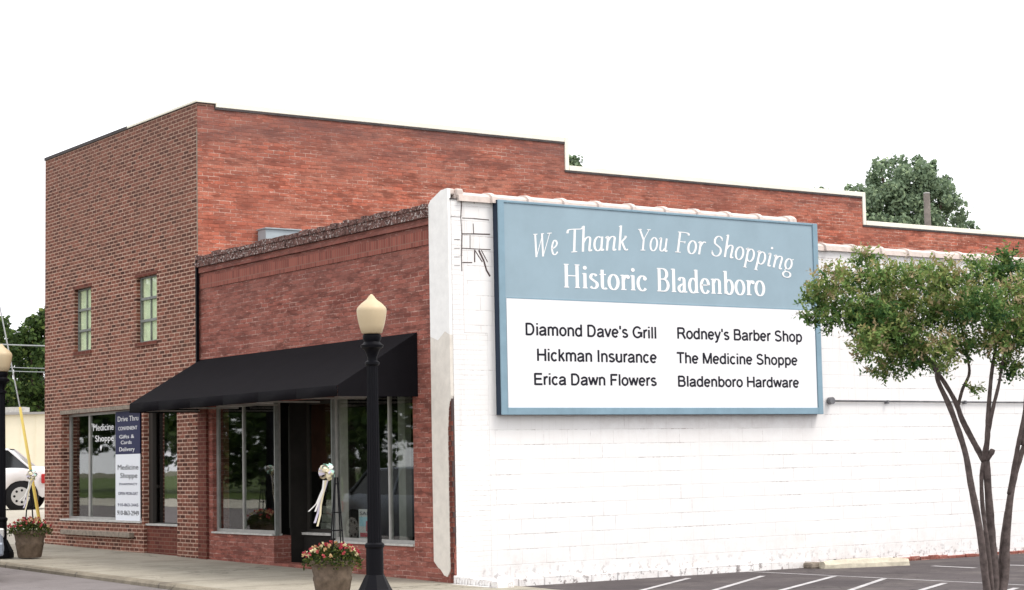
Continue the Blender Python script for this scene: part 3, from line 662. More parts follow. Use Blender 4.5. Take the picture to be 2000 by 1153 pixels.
# pen-drawn serif alphabet: strokes of points, cap height 1, x-height .64.  kind: 'p' pen-weight stroke, 'h' hairline, 'd' dot
def arc(cx, cy, rx, ry, a0, a1, n=14): return [(cx+rx*math.cos(R(a0+(a1-a0)*i/n)), cy+ry*math.sin(R(a0+(a1-a0)*i/n))) for i in range(n+1)]
def ln(*p): return list(p)
X = .64
def serif(x, y, l=.10, r=.10): return ('h', [(x-l, y), (x+r, y)])
ROMAN = {
 'H': (.78, [('p',ln((.17,0),(.17,1))),('p',ln((.61,0),(.61,1))),('h',ln((.17,.51),(.61,.51))),serif(.17,.02),serif(.17,.98),serif(.61,.02),serif(.61,.98)]),
 'B': (.66, [('p',ln((.17,0),(.17,1))),serif(.10,.02,.03,.25),serif(.10,.98,.03,.25),('p',ln((.25,.98),(.34,.975))+arc(.33,.755,.17,.22,85,-90)+[(.2,.535)]),('p',ln((.25,.53),(.34,.53))+arc(.35,.275,.20,.255,90,-90)+[(.2,.02)])]),
 'i': (.30, [('p',ln((.15,0),(.15,X))),serif(.15,.02),('h',ln((.04,X-.03),(.16,X-.01))),('d',[(.15,.87)])]),
 'l': (.29, [('p',ln((.145,0),(.145,1))),serif(.145,.02),('h',ln((.03,.97),(.15,.99)))]),
 's': (.42, [('p',arc(.21,.48,.12,.145,25,200)+arc(.21,.17,.145,.155,60,-150)[1:])]),
 't': (.36, [('p',ln((.15,.82),(.15,.18))+arc(.25,.14,.10,.13,180,320)),('h',ln((.03,X-.02),(.31,X-.02)))]),
 'o': (.52, [('p',arc(.26,.315,.19,.315,90,450,28))]),
 'r': (.42, [('p',ln((.15,0),(.15,X))),serif(.15,.02,.10,.13),('h',ln((.03,X-.03),(.15,X-.01))),('p',[(.16,.42),(.22,.56),(.30,.62),(.36,.59)]),('d',[(.355,.56)])]),
 'c': (.44, [('p',arc(.25,.315,.19,.315,50,318,20)),('d',[(.36,.52)])]),
 'a': (.48, [('p',[(.09,.50),(.13,.60),(.22,.635),(.30,.59),(.32,.48),(.32,.10),(.36,.02),(.45,.04)]),('p',[(.32,.37),(.20,.33),(.10,.24),(.08,.13),(.14,.03),(.22,.02),(.32,.11)])]),
 'd': (.54, [('p',arc(.24,.31,.165,.31,40,320,20)),('p',ln((.385,1),(.385,.0))),('h',ln((.29,.97),(.39,.99))),('h',ln((.39,.02),(.49,.03)))]),
 'e': (.47, [('p',[(.09,.355),(.40,.355)]+arc(.24,.37,.16,.255,0,110,8)+arc(.25,.315,.18,.315,120,325,16))]),
 'n': (.58, [('p',ln((.15,0),(.15,X))),serif(.15,.02),('h',ln((.04,X-.03),(.16,X-.01))),('p',[(.16,.46),(.22,.58),(.31,.63),(.40,.58),(.43,.46),(.43,0)]),serif(.43,.02)]),
 'b': (.54, [('p',ln((.14,1),(.14,.02))),('h',ln((.03,.97),(.15,.99))),('p',arc(.29,.31,.165,.31,140,-140,20))]),
}
ITAL = {
 'W': (.98, [('p',ln((.10,1),(.20,0))),('h',ln((.20,0),(.52,1))),('p',ln((.47,1),(.56,0))),('h',ln((.56,0),(.90,1))),serif(.10,.98,.10,.12),serif(.88,.98,.12,.12),serif(.49,.98,.08,.08)]),
 'T': (.62, [('p',ln((.36,1.0),(.36,0))),('p',[(.04,.84),(.08,.98),(.30,1.0),(.62,.99),(.72,1.05)]),serif(.36,.02,.13,.13)]),
 'Y': (.66, [('p',ln((.08,1),(.34,.50))),('h',ln((.60,1),(.34,.50))),('p',ln((.34,.52),(.34,0))),serif(.09,.98,.1,.1),serif(.58,.98,.1,.1),serif(.34,.02,.13,.13)]),
 'F': (.58, [('p',ln((.18,1),(.18,0))),('p',[(.08,.985),(.40,.985),(.58,.95),(.59,.86)]),('h',[(.18,.53),(.46,.53)]),('h',[(.46,.58),(.46,.46)]),serif(.18,.02,.13,.13)]),
 'S': (.58, [('p',arc(.30,.75,.18,.24,35,215,12)+arc(.26,.26,.21,.255,60,-160,14)[1:]),('h',[(.46,.92),(.47,.78)]),('h',[(.06,.10),(.05,.26)])]),
 'h': (.54, [('p',ln((.12,1.12),(.12,0))),('h',[(.03,1.06),(.13,1.12)]),('p',[(.13,.40),(.22,.56),(.33,.63),(.41,.58),(.42,.45),(.40,.08),(.44,.01),(.52,.06)])]),
 'k': (.50, [('p',ln((.12,1.12),(.12,0))),('h',[(.03,1.06),(.13,1.12)]),('p',[(.13,.34),(.26,.46),(.38,.62),(.30,.63)]),('p',[(.20,.40),(.34,.10),(.42,.01),(.50,.05)])]),
 'a': (.52, [('p',arc(.24,.31,.17,.31,60,330,20)),('p',[(.40,.62),(.39,.12),(.43,.01),(.51,.06)])]),
 'n': (.56, [('p',[(.03,.55),(.12,.63),(.13,.50),(.12,0)]),('p',[(.13,.40),(.22,.56),(.34,.63),(.43,.57),(.43,.42),(.41,.08),(.45,.01),(.53,.06)])]),
 'e': (.44, [('p',[(.10,.28),(.28,.36),(.36,.48),(.30,.60),(.20,.61),(.10,.44),(.08,.24),(.14,.06),(.26,.02),(.39,.12)])]),
 'o': (.50, [('p',arc(.25,.315,.18,.315,90,450,28))]),
 'u': (.56, [('p',[(.04,.56),(.12,.63),(.12,.16),(.17,.03),(.28,.03),(.38,.16)]),('p',[(.42,.63),(.41,.10),(.45,.01),(.53,.06)])]),
 'r': (.42, [('p',[(.03,.55),(.12,.63),(.13,.50),(.12,0)]),('p',[(.13,.38),(.20,.55),(.29,.63),(.38,.60)])]),
 'p': (.55, [('p',[(.03,.55),(.12,.63),(.13,.50),(.12,-.34)]),serif(.12,-.32,.08,.10),('p',arc(.28,.31,.17,.31,150,-150,20))]),
 'i': (.28, [('p',[(.04,.56),(.12,.63),(.12,.10),(.16,.01),(.24,.06)]),('d',[(.13,.92)])]),
 'g': (.52, [('p',arc(.25,.36,.16,.26,90,450,20)),('h',[(.36,.58),(.46,.64)]),('h',[(.18,.12),(.12,.03),(.20,-.03)]),('p',arc(.26,-.17,.19,.145,95,-265,20))]),
}
def bowl(d): return [('p',arc(.30,.36,.20,.305,90,450,24)),('p',ln((.50 if d > 0 else .10, .73 if d in (1,2) else 1.0),(.50 if d > 0 else .10, 0 if d != 2 else 0)))]
SANS = {
 'D': (.78, [('p',[(.12,0),(.12,1)]),('p',[(.12,.94),(.34,.94)]+arc(.36,.5,.28,.44,88,-88,16)+[(.34,.06),(.12,.06)])]),
 'i': (.26, [('p',[(.13,0),(.13,.73)]),('p',[(.13,.88),(.13,1.0)])]),
 'l': (.26, [('p',[(.13,0),(.13,1)])]), 'I': (.30, [('p',[(.15,0),(.15,1)])]),
 'a': (.60, [('p',[(.10,.52)]+arc(.29,.51,.19,.17,170,20,10)+[(.475,.45),(.475,.12),(.52,0)]),('p',[(.475,.42),(.28,.37)]+arc(.22,.20,.14,.15,100,270,10)+[(.36,.09),(.475,.22)])]),
 'm': (.90, [('p',[(.12,0),(.12,.73)]),('p',[(.12,.52)]+arc(.28,.50,.165,.19,160,0,10)+[(.445,0)]),('p',[(.445,.52)]+arc(.61,.50,.165,.19,160,0,10)+[(.775,0)])]),
 'n': (.60, [('p',[(.12,0),(.12,.73)]),('p',[(.12,.50)]+arc(.30,.46,.185,.225,160,0,10)+[(.485,0)])]),
 'h': (.60, [('p',[(.12,0),(.12,1)]),('p',[(.12,.50)]+arc(.30,.46,.185,.225,160,0,10)+[(.485,0)])]),
 'u': (.60, [('p',[(.115,.73),(.115,.27)]+arc(.30,.27,.185,.225,180,340,10)),('p',[(.48,.73),(.48,0)])]),
 'o': (.60, [('p',arc(.30,.365,.215,.315,90,450,26))]),
 'd': (.62, [('p',arc(.29,.365,.205,.315,60,300,20)),('p',[(.495,0),(.495,1)]),('p',[(.38,.655),(.49,.52)]),('p',[(.38,.075),(.49,.21)])]),
 'b': (.62, [('p',arc(.33,.365,.205,.315,120,-120,20)),('p',[(.125,0),(.125,1)]),('p',[(.24,.655),(.13,.52)]),('p',[(.24,.075),(.13,.21)])]),
 'p': (.62, [('p',arc(.33,.365,.205,.315,120,-120,20)),('p',[(.125,-.26),(.125,.73)]),('p',[(.24,.655),(.13,.52)]),('p',[(.24,.075),(.13,.21)])]),
 'v': (.54, [('p',[(.05,.73),(.27,.04)]),('p',[(.49,.73),(.27,.04)])]),
 'w': (.78, [('p',[(.05,.73),(.22,.04)]),('p',[(.39,.70),(.22,.04)]),('p',[(.39,.70),(.56,.04)]),('p',[(.73,.73),(.56,.04)])]),
 'y': (.54, [('p',[(.05,.73),(.27,.06)]),('p',[(.49,.73),(.27,.06),(.20,-.14),(.12,-.20),(.04,-.19)])]),
 'k': (.54, [('p',[(.12,0),(.12,1)]),('p',[(.46,.73),(.13,.33)]),('p',[(.25,.44),(.48,0)])]),
 'e': (.59, [('p',[(.09,.37),(.50,.37)]),('p',arc(.295,.365,.21,.315,3,318,26))]),
 'c': (.55, [('p',arc(.29,.365,.205,.315,42,318,24))]),
 's': (.54, [('p',arc(.27,.535,.165,.145,25,215,10)+[(.20,.41),(.34,.345)]+arc(.27,.205,.18,.145,40,-160,12))]),
 'r': (.38, [('p',[(.12,0),(.12,.73)]),('p',[(.13,.48),(.18,.62),(.27,.69),(.37,.67)])]),
 "'": (.22, [('p',[(.11,.70),(.11,1.0)])]),
 'G': (.84, [('p',arc(.42,.5,.32,.44,38,360,26)+[(.74,.48)]),('p',[(.74,.10),(.74,.48)]),('p',[(.44,.46),(.78,.46)])]),
 'H': (.78, [('p',[(.12,0),(.12,1)]),('p',[(.66,0),(.66,1)]),('p',[(.12,.52),(.66,.52)])]),
 'E': (.72, [('p',[(.13,0),(.13,1)]),('p',[(.13,.94),(.66,.94)]),('p',[(.13,.52),(.62,.52)]),('p',[(.13,.06),(.68,.06)])]),
 'F': (.66, [('p',[(.13,0),(.13,1)]),('p',[(.13,.94),(.62,.94)]),('p',[(.13,.50),(.54,.50)])]),
 'T': (.66, [('p',[(.33,0),(.33,1)]),('p',[(.02,.94),(.64,.94)])]),
 'R': (.78, [('p',[(.13,0),(.13,1)]),('p',[(.13,.94),(.44,.94)]+arc(.46,.72,.17,.22,85,-85,12)+[(.44,.50),(.13,.50)]),('p',[(.44,.48),(.52,.42),(.72,0)])]),
 'B': (.74, [('p',[(.13,0),(.13,1)]),('p',[(.13,.94),(.40,.94)]+arc(.42,.74,.155,.20,85,-85,12)+[(.40,.54),(.13,.54)]),('p',[(.40,.54)]+arc(.44,.30,.19,.24,85,-85,12)+[(.40,.06),(.13,.06)])]),
 'S': (.72, [('p',arc(.36,.735,.225,.21,20,215,12)+[(.26,.56),(.44,.50)]+arc(.36,.27,.25,.215,45,-165,14))]),
 'M': (.88, [('p',[(.12,0),(.12,1)]),('p',[(.76,0),(.76,1)]),('p',[(.13,.98),(.44,.03)]),('p',[(.75,.98),(.44,.03)])]),
 ' ': (.30, []),
}
def glyph_poly(mb, strokes, tf, thick, thin, lift0):
    """each stroke becomes a ribbon whose width follows a broad pen"""
    for si, (k, pts) in enumerate(strokes):
        lf = lift0+.0006*si
        if k == 'd':
            c_ = pts[0]; q = [tf(c_[0]+thick*.62*math.cos(a_), c_[1]+thick*.62*math.sin(a_), lf) for a_ in [2*math.pi*i/12 for i in range(12)]]
            mb.add(q, [tuple(range(12))]); continue
        if len(pts) > 2 and len(pts) < 12 and thin != thick:     # smooth
            P_ = [Vector(p) for p in pts]; out = []
            for i in range(len(P_)-1):
                a_, b_, c_, d_ = P_[max(i-1,0)], P_[i], P_[i+1], P_[min(i+2,len(P_)-1)]
                for s_ in range(4):
                    t_ = s_/4; out.append(.5*((2*b_)+(c_-a_)*t_+(2*a_-5*b_+4*c_-d_)*t_*t_+(3*b_-a_-3*c_+d_)*t_**3))
            pts = out+[P_[-1]]
        P_ = [Vector(p) for p in pts]; n = len(P_); vs = []
        for i, p in enumerate(P_):
            d = (P_[min(i+1,n-1)]-P_[max(i-1,0)]).normalized(); nn = Vector((-d.y, d.x))
            wv = thin if k == 'h' else thin+(thick-thin)*min(1, abs(d.y)**1.3)
            vs += [tf(*(p+nn*wv/2), lf), tf(*(p-nn*wv/2), lf)]
        mb.add(vs, [(2*i, 2*i+1, 2*i+3, 2*i+2) for i in range(n-1)])

# ------------------------------------------------------------------ the big wall sign
SX = .125
sg = thing('wall_sign', 'large blue and white board thanking shoppers, fixed to the white side wall', 'sign', (.0,3.7,2.22))
y0, y1, z0, z1 = .72, 6.72, 2.235, 5.185
m = MB(); m.box(.003,SX-.022,y0+.002,y1-.002,z0+.002,z1-.002); m.build('sign_box', MAT['sign_edge'], sg)
m = MB(); m.box(SX-.021,SX-.008,y0+.01,y1-.01,z0+.01,z1-.01); m.build('blue_panel', MAT['sign_blue'], sg)
m = MB(); t = .10
m.box(SX-.0075,SX+.012,y0,y0+t,z0,z1); m.box(SX-.0075,SX+.012,y1-t,y1,z0,z1)
m.box(SX-.0075,SX+.012,y0+t,y1-t,z0,z0+t)
m.box(SX-.0075,SX+.006,y0+t,y1-t,z1-.035,z1)
m.build('sign_frame', MAT['sign_rim'], sg, bevel=.006)
m = MB(); m.box(SX-.0075,SX-.001,y0+t+.02,y1-t-.015,z0+t+.0,3.845); m.build('white_panel', MAT['sign_white'], sg)
m = MB(); m.box(SX-.0009,SX+.0006,y0+t+.02,y1-t-.015,3.83,3.846); m.build('panel_seam', MAT['sign_rim'], sg)
def sign_line(s, xa, xb, ya, yb, cap_px):
    a, b = on_x(xa,ya,SX), on_x(xb,yb,SX); h_ = on_x(xa,ya-cap_px,SX).z-a.z; zb_ = (a.z+b.z)/2
    tot = sum(SANS[ch][0] for ch in s)-.2; k = (b.y-a.y)/tot; u_ = a.y-.1*k; tk = .030
    mb = MB()
    for li, ch in enumerate(s):
        w_, st = SANS[ch]
        if ch == ' ': mb.build('lettered_word', MAT['letter_black'], sg); mb = MB()
        for si, (_, pts) in enumerate(st):
            P_ = [Vector((u_+x_*k, zb_+y_*h_)) for x_, y_ in pts]; n = len(P_); vs = []; lf = SX+.0006+.00015*si+.00002*(li % 3)
            for i, p in enumerate(P_):
                d = (P_[min(i+1,n-1)]-P_[max(i-1,0)]).normalized(); nn = Vector((-d.y, d.x))*tk/2*(1.12 if abs(d.y) > .7 else .95)
                if 0 < i < n-1:
                    d1, d2 = (p-P_[i-1]).normalized(), (P_[i+1]-p).normalized(); nn /= max(.6, math.sqrt(max(0, (1+d1.dot(d2))/2)))
                q0, q1 = p+nn, p-nn; vs += [(lf, q0.x, q0.y), (lf, q1.x, q1.y)]
            mb.add(vs, [(2*i, 2*i+1, 2*i+3, 2*i+2) for i in range(n-1)])
        u_ += w_*k
    mb.build('lettered_word', MAT['letter_black'], sg)
sign_line("Diamond Dave's Grill", 1028, 1281, 655.5, 661, 24)
sign_line("Hickman Insurance", 1050.5, 1281, 705.5, 709, 24)
sign_line("Erica Dawn Flowers", 1044.5, 1281, 751, 755, 23)
sign_line("Rodney's Barber Shop", 1324, 1565, 662, 668, 22)
sign_line("The Medicine Shoppe", 1324, 1556, 710, 713.5, 21.5)
sign_line("Bladenboro Hardware", 1325.5, 1559, 755, 757.5, 21)
# 'Historic Bladenboro' (serif, level) and the arched line above
def run(words, table, base_pts, cap_pts, thick, thin, slant, name):
    """words: (text, px start, px end); base line and cap height given as picture points, turned into metres on the board"""
    bx = [on_x(x_, y_, SX) for x_, y_ in base_pts]; by = [(p.y, p.z) for p in bx]
    hs = [on_x(x_, y_-h_, SX).z-on_x(x_, y_, SX).z for (x_, y_), h_ in zip(base_pts, cap_pts)]
    us = [p[0] for p in by]; zs_ = [p[1] for p in by]
    base = lambda u_: float(np.interp(u_, us, zs_)); hh = lambda u_: float(np.interp(u_, us, hs))
    li = 0
    for s, xa, xb in words:
        mb = MB()
        ua = on_x(xa, base_pts[0][1], SX).y; ub = on_x(xb, base_pts[0][1], SX).y
        tot = sum(table[ch][0] for ch in s); k = (ub-ua)/tot; u_ = ua
        for ch in s:
            w_, st = table[ch]; uc = u_+w_*k/2; h_ = hh(uc); e = .12
            rot = math.atan2(base(uc+e)-base(uc-e), 2*e)*(1 if len(base_pts) > 2 else 0); b0 = base(uc)
            def tf(gx, gy, lf, uc=uc, h_=h_, rot=rot, w_=w_, b0=b0):
                dx = (gx-w_/2)*k+gy*slant*h_; dz = gy*h_; c_, s_ = math.cos(rot), math.sin(rot)
                return (lf, uc+dx*c_-dz*s_, b0+dx*s_+dz*c_)
            glyph_poly(mb, st, tf, thick, thin, SX-.0066+.0001*li); li += 1; u_ += w_*k
        mb.build('lettered_word', MAT['letter_white'], sg)
run([('Historic',1099,1264),('Bladenboro',1281,1495)], ROMAN, [(1100,561.5),(1493,578)], [46,45], .135, .045, 0, 'lettering')
run([('We',1041,1092),('Thank',1106,1227),('You',1244,1305),('For',1317,1378),('Shopping',1388,1547)], ITAL,
    [(1041,503),(1075,500),(1108,494),(1165,490),(1225,489),(1275,490),(1320,493),(1375,498),(1420,503),(1465,511),(1505,521),(1547,532)],
    [45,45,45,44,43,41,41,40,40,40,40,40], .10, .04, .17, 'lettering')
# drips / fixings of the board
# ------------------------------------------------------------------ conduit with end cap
cp = thing('wall_pipe', 'thin grey conduit with round end cap running along the white wall', 'pipe', (.05,7.0,2.43))
a = on_x(1622,783,.05); m = MB(); m.tube([(.03,a.y+.06,a.z),(.03,11.0,a.z-.015),(.03,18,a.z-.03)], .014, 8); m.build('conduit', MAT['pipe'], cp, smooth=True)
m = MB(); m.tube([(.02,a.y,a.z),(.10,a.y,a.z)], .055, 14); m.build('junction_cap', MAT['pipe'], cp, smooth=True, angle=40)
m = MB()
for yy in (8.2,10.0,11.6): m.box(.001,.075,yy-.015,yy+.015,a.z-.045,a.z+.01)
m.build('clip', MAT['pipe'], cp)
# ------------------------------------------------------------------ rooftop unit peeking over the parapet
a, b = on_x(519,447,-7.5), on_x(586,454,-7.5)
ru = thing('rooftop_unit', 'pale blue-grey metal box on the low roof behind the brick cornice', 'roof vent', (-7.6,a.y,4.15))
m = MB(); m.box(-7.80,-7.5,a.y,b.y,4.3,a.z); m.build('casing', MAT['unit'], ru, bevel=.01)
m = MB(); m.box(-7.81,-7.47,a.y-.02,b.y+.02,a.z+.001,a.z+.02); m.build('lid', MAT['unit'], ru)
m = MB(); m.box(-7.79,-7.52,a.y+.02,b.y-.02,4.151,4.299); m.build('base_curb', MAT['roof'], ru)
# ------------------------------------------------------------------ banner, window lettering, poster
Yb = .15
a, b, c = on_y(226,806,Yb), on_y(275,1023,Yb), on_y(226,888,Yb)
bn = thing('window_banner', 'tall navy and white printed banner filling the right end of the shop window', 'banner', (a.x,Yb,b.z))
m = MB(); m.box(a.x+.02,b.x,Yb-.012,Yb-.002,b.z,c.z-.001); m.build('white_half', MAT['banner'], bn)
m = MB(); m.box(a.x+.02,b.x,Yb-.012,Yb-.002,c.z+.001,2.655); m.build('navy_half', MAT['navy'], bn)
def btext(s, xa, xb, yb, cap_px, mat, par, bold=.006, Y=Yb-.015, nm='lettering'):
    p, q, r_ = on_y(xa,yb,Y), on_y(xb,yb,Y), on_y(xa,yb-cap_px,Y); text(nm, s, (p.x,p.z), q.x-p.x, r_.z-p.z, mat, par, 'y', Y, bold=bold, ext=.002)
for s, xa, xb, yb, cp_ in (('Drive Thru',230,270,824,10),('CONVENIENT',231,268,841,7),('Gifts &',233,262,857,7),('Cards',236,257,868,7),('Delivery',233,263,882,8)):
    btext(s, xa, xb, yb, cp_, MAT['letter_white'], bn, 0)
for s, xa, xb, yb, cp_ in (('Medicine',230,270,918,10),('Shoppe',235,268,934,10),('PHARMACY',233,268,948,4.5),('OPEN MON-SAT',231,269,967,6),('910-863-3445',230,270,989,6),('910-863-2949',229,271,1006,9)):
    btext(s, xa, xb, yb, cp_, MAT['letter_black'] if cp_ > 7 else MAT['navy'], bn, 0)
wl = thing('window_lettering', 'white script shop name painted on the pane beside the navy banner', 'lettering', (on_y(180,850,.15).x,.15,2.1))
for s, xa, xb, yb, cp_ in (('The',178,190,834,6),('Medicine',182,222,842,13),('Shoppe',186,222,863,12)):
    btext(s, xa, xb, yb, cp_, MAT['letter_white'], wl, 0, Y=.155, nm='script_line')
m = MB(); p = on_y(197,874,.155); m.prism([(p.x-.0,.155,p.z-.07),(p.x+.05,.155,p.z),(p.x,.155,p.z+.05),(p.x-.05,.155,p.z)], (0,1,0), .002); m.build('emblem', MAT['letter_white'], wl)
a, b = on_y(701,1052,.18), on_y(722,995,.18); b.x += .12
ps = thing('window_poster', 'small printed poster with red and pale blue blocks standing in the right shop window', 'poster', (a.x,.18,a.z))
m = MB(); m.box(a.x,b.x,.18,.186,a.z,b.z); m.build('sheet', MAT['poster'], ps)
m = MB(); W_ = b.x-a.x; H_ = b.z-a.z
m.box(a.x+.06*W_,b.x-.06*W_,.176,.1785,a.z+.42*H_,a.z+.74*H_); m.build('picture', MAT['poster_blue'], ps)
m = MB(); m.box(a.x+.1*W_,b.x-.1*W_,.176,.1785,a.z+.06*H_,a.z+.2*H_); m.box(a.x+.5*W_,b.x-.3*W_,.172,.175,a.z+.25*H_,a.z+.6*H_); m.build('red_block', MAT['poster_red'], ps)
text('lettering', 'SALE', (a.x+.1*W_, a.z+.80*H_), W_*.8, H_*.12, MAT['letter_black'], ps, 'y', .176, bold=0, ext=.002)

# ================================================================== STREET LAMPS
def lamp(label, loc, group):
    t_ = thing('street_lamp', label, 'street lamp', loc, 0, group, local=True)
    m = MB(); m.lathe([(.225,0),(.225,.085),(.21,.10),(.215,.12),(.20,.14),(.135,.27),(.115,.31)], 8, ph=R(22.5)); m.build('base', MAT['iron'], t_, bevel=.008)
    m = MB(); m.lathe([(.105,.30),(.103,.62),(.118,.64),(.118,.67),(.095,.69)], 24); m.build('plinth', MAT['iron'], t_, smooth=True, angle=35)
    m = MB(); m.lathe([(.088,.69),(.078,1.6),(.066,2.80)], 32, flute=.09); m.build('pole', MAT['iron'], t_)
    m = MB(); m.lathe([(.068,2.80),(.088,2.82),(.088,2.845),(.060,2.865),(.058,2.90),(.075,2.95),(.10,3.0),(.135,3.02),(.140,3.05),(.110,3.07),(.095,3.09),(.112,3.13),(.112,3.17),(.095,3.185)], 28); m.build('capital', MAT['iron'], t_, smooth=True, angle=35)
    m = MB(); m.lathe([(.10,3.185),(.125,3.20),(.150,3.28),(.172,3.38),(.182,3.46),(.180,3.485),(.168,3.51),(.125,3.555),(.085,3.585),(.060,3.605),(.035,3.64),(.008,3.668)], 32); m.build('globe', MAT['globe'], t_, smooth=True)
    return t_
lp = on_z(733,1174,-.02)
lamp('black cast-iron street lamp with cream acorn globe standing in front of the black awning', (lp.x,lp.y,-.02), 'acorn globe street lamps')
lq = on_z(1,1090,.13)
l2 = lamp('black street lamp at the left edge of the picture in front of the cream wall', (lq.x,lq.y,.13), 'acorn globe street lamps')
# ================================================================== FLOWER PLANTERS (pot > soil, plants), trellises and bows
def planter(label, loc, seed, group):
    r_ = np.random.default_rng(seed); t_ = thing('flower_planter', label, 'planter', loc, 0, group, local=True)
    m = MB(); m.lathe([(.185,0),(.20,.02),(.232,.20),(.24,.22),(.243,.25),(.235,.27),(.262,.40),(.285,.41),(.290,.455),(.262,.46),(.255,.42)], 28); m.build('pot', MAT['barrel'], t_, smooth=True, angle=40)
    m = MB(); m.lathe([(.25,.40),(.12,.43),(.001,.44)], 20); m.build('soil', MAT['soil'], t_)
    n = 1500; ang = r_.uniform(0, 2*np.pi, n); rad = np.sqrt(r_.uniform(0, 1, n))*.40; 
    P = np.stack([rad*np.cos(ang), rad*np.sin(ang), .45+.20*(1-(rad/.40)**2)*r_.uniform(.2,1,n)-.10*np.clip(rad-.28,0,1)/.12*r_.uniform(0,1.2,n)], 1)
    lob = .55+.45*np.sin(ang*3+seed)*np.sin(ang*5+2*seed); P[:,:2] *= (.78+.22*lob)[:,None]; P[:,2] += .03*lob
    T_ = unit(r_.normal(size=(n,3))); B_ = unit(np.cross(T_, r_.normal(size=(n,3))))
    tint = r_.uniform(0,.55,n); leaf_mesh('foliage', P, T_, B_, r_.uniform(.03,.055,n), r_.uniform(.018,.03,n), MAT['flower'], t_, (0,0,0), tint)
    nf = 60; ang = r_.uniform(0, 2*np.pi, nf); rad = np.sqrt(r_.uniform(0,1,nf))*.37; m_P = []; m_T = []; m_B = []; tt = []
    for a_, q in zip(ang, rad):
        c_ = np.array([q*math.cos(a_), q*math.sin(a_), .50+.18*(1-(q/.4)**2)]); col = float(r_.choice([.63,.66,.72,.80,.93,1.]))
        for k in range(6):
            d = unit(r_.normal(size=(1,3)))[0]; m_P.append(c_+d*.014); m_T.append(d); m_B.append(unit(np.cross(d, r_.normal(size=3))[None])[0]); tt.append(col)
    leaf_mesh('flowers', np.array(m_P), np.array(m_T), np.array(m_B), .042, .034, MAT['flower'], t_, (0,0,0), tt)
    return t_
pp = on_z(650,1168,-.02); pq = on_z(58,1089,.135)
planter('barrel-shaped planter full of pink and yellow flowers beside the near lamp base', (pp.x,pp.y,-.02), 3, 'flower planters on the pavement')
planter('dark round planter with small red flowers at the left end of the brick building', (pq.x,pq.y,.135), 5, 'flower planters on the pavement')
def trellis(label, loc, h, group):
    t_ = thing('garden_trellis', label, 'trellis', loc, 0, group, local=True)
    m = MB()
    for k in range(4):
        a_ = math.pi/2*k+.5; m.tube([(.11*math.cos(a_),.11*math.sin(a_),0),(.02*math.cos(a_),.02*math.sin(a_),h)], .0085, 6)
    m.build('upright', MAT['iron'], t_)
    m = MB()
    for z in (.18,.40,.62,h-.08):
        rr = .11-.09*z/h; m.tube([(rr*math.cos(a_),rr*math.sin(a_),z) for a_ in [2*math.pi*i/16 for i in range(17)]], .007, 6)
    m.build('ring', MAT['iron'], t_); return t_
RIB = [plain('ribbon_mint', (.45,.72,.62), .5), plain('ribbon_cream', (.80,.72,.50), .5), plain('ribbon_lilac', (.62,.58,.68), .5), plain('ribbon_white', (.82,.80,.76), .5)]
def bow(label, loc, s, dark=1.):
    t_ = thing('ribbon_bow', label, 'bow', loc, 0, 'ribbon bows tied on the trellises', local=True)
    m = MB(); r2 = random.Random(3)
    for k in range(26):
        m.cur = r2.choice([0,0,1,1,2,3]); d = Vector((r2.gauss(0,1), r2.gauss(0,1), r2.gauss(0,1))).normalized(); u_ = d.orthogonal().normalized(); u_ = Matrix.Rotation(r2.uniform(0,6.28), 3, d)@u_; v_ = d.cross(u_)
        prev = None; wd = .022*s
        for i in range(9):
            t0 = i/8; ang = math.pi*2*t0; p = d*(.055*s*(1-math.cos(ang)))+u_*(.035*s*math.sin(ang))
            cur_ = (p-v_*wd, p+v_*wd)
            if prev: m.quad(prev[0], prev[1], cur_[1], cur_[0])
            prev = cur_
    m.build('loops', RIB, t_)
    right = Vector(_r)
    for k, (pts, wd, ci) in enumerate((([(0,-.10),(-.03,-.22),(-.10,-.38),(-.12,-.50),(-.15,-.62)],.028,2), ([(0,-.10),(-.02,-.24),(-.07,-.40),(-.075,-.52),(-.10,-.66)],.024,1), ([(-.02,-.2),(-.09,-.38),(-.14,-.42),(-.20,-.48)],.020,3), ([(.01,-.1),(-.0,-.25),(-.06,-.36),(-.10,-.48)],.022,3))):
        m = MB(); prev = None
        for i, (a_, b_) in enumerate(pts):
            p = right*a_*s+Vector((0,-.02*k-.01*math.sin(i*2),b_*s)); q = right*wd*s; cur_ = (p-q*.5, p+q*.5)
            if prev: m.quad(prev[0], prev[1], cur_[1], cur_[0])
            prev = cur_
        m.build('ribbon_tail', RIB[ci], t_)
    return t_
trellis('tall black wire obelisk trellis standing in the near flower planter', (pp.x+.03,pp.y+.05,.40), 1.05, 'wire trellises in the planters')
trellis('short black wire trellis standing in the planter at the far left', (pq.x-.02,pq.y,.55), .80, 'wire trellises in the planters')
D1 = float((pp-Vector(CAM)).dot(Vector(_fw))); q = at_d(639,922,D1-.08)
bow('pastel mint and cream ribbon bow with long tails above the near planter', q, 1.0)
D2 = float((pq-Vector(CAM)).dot(Vector(_fw))); q = at_d(63,928,D2-.08)
bow('small greenish ribbon bow above the far left planter in front of the white car', q, .9)
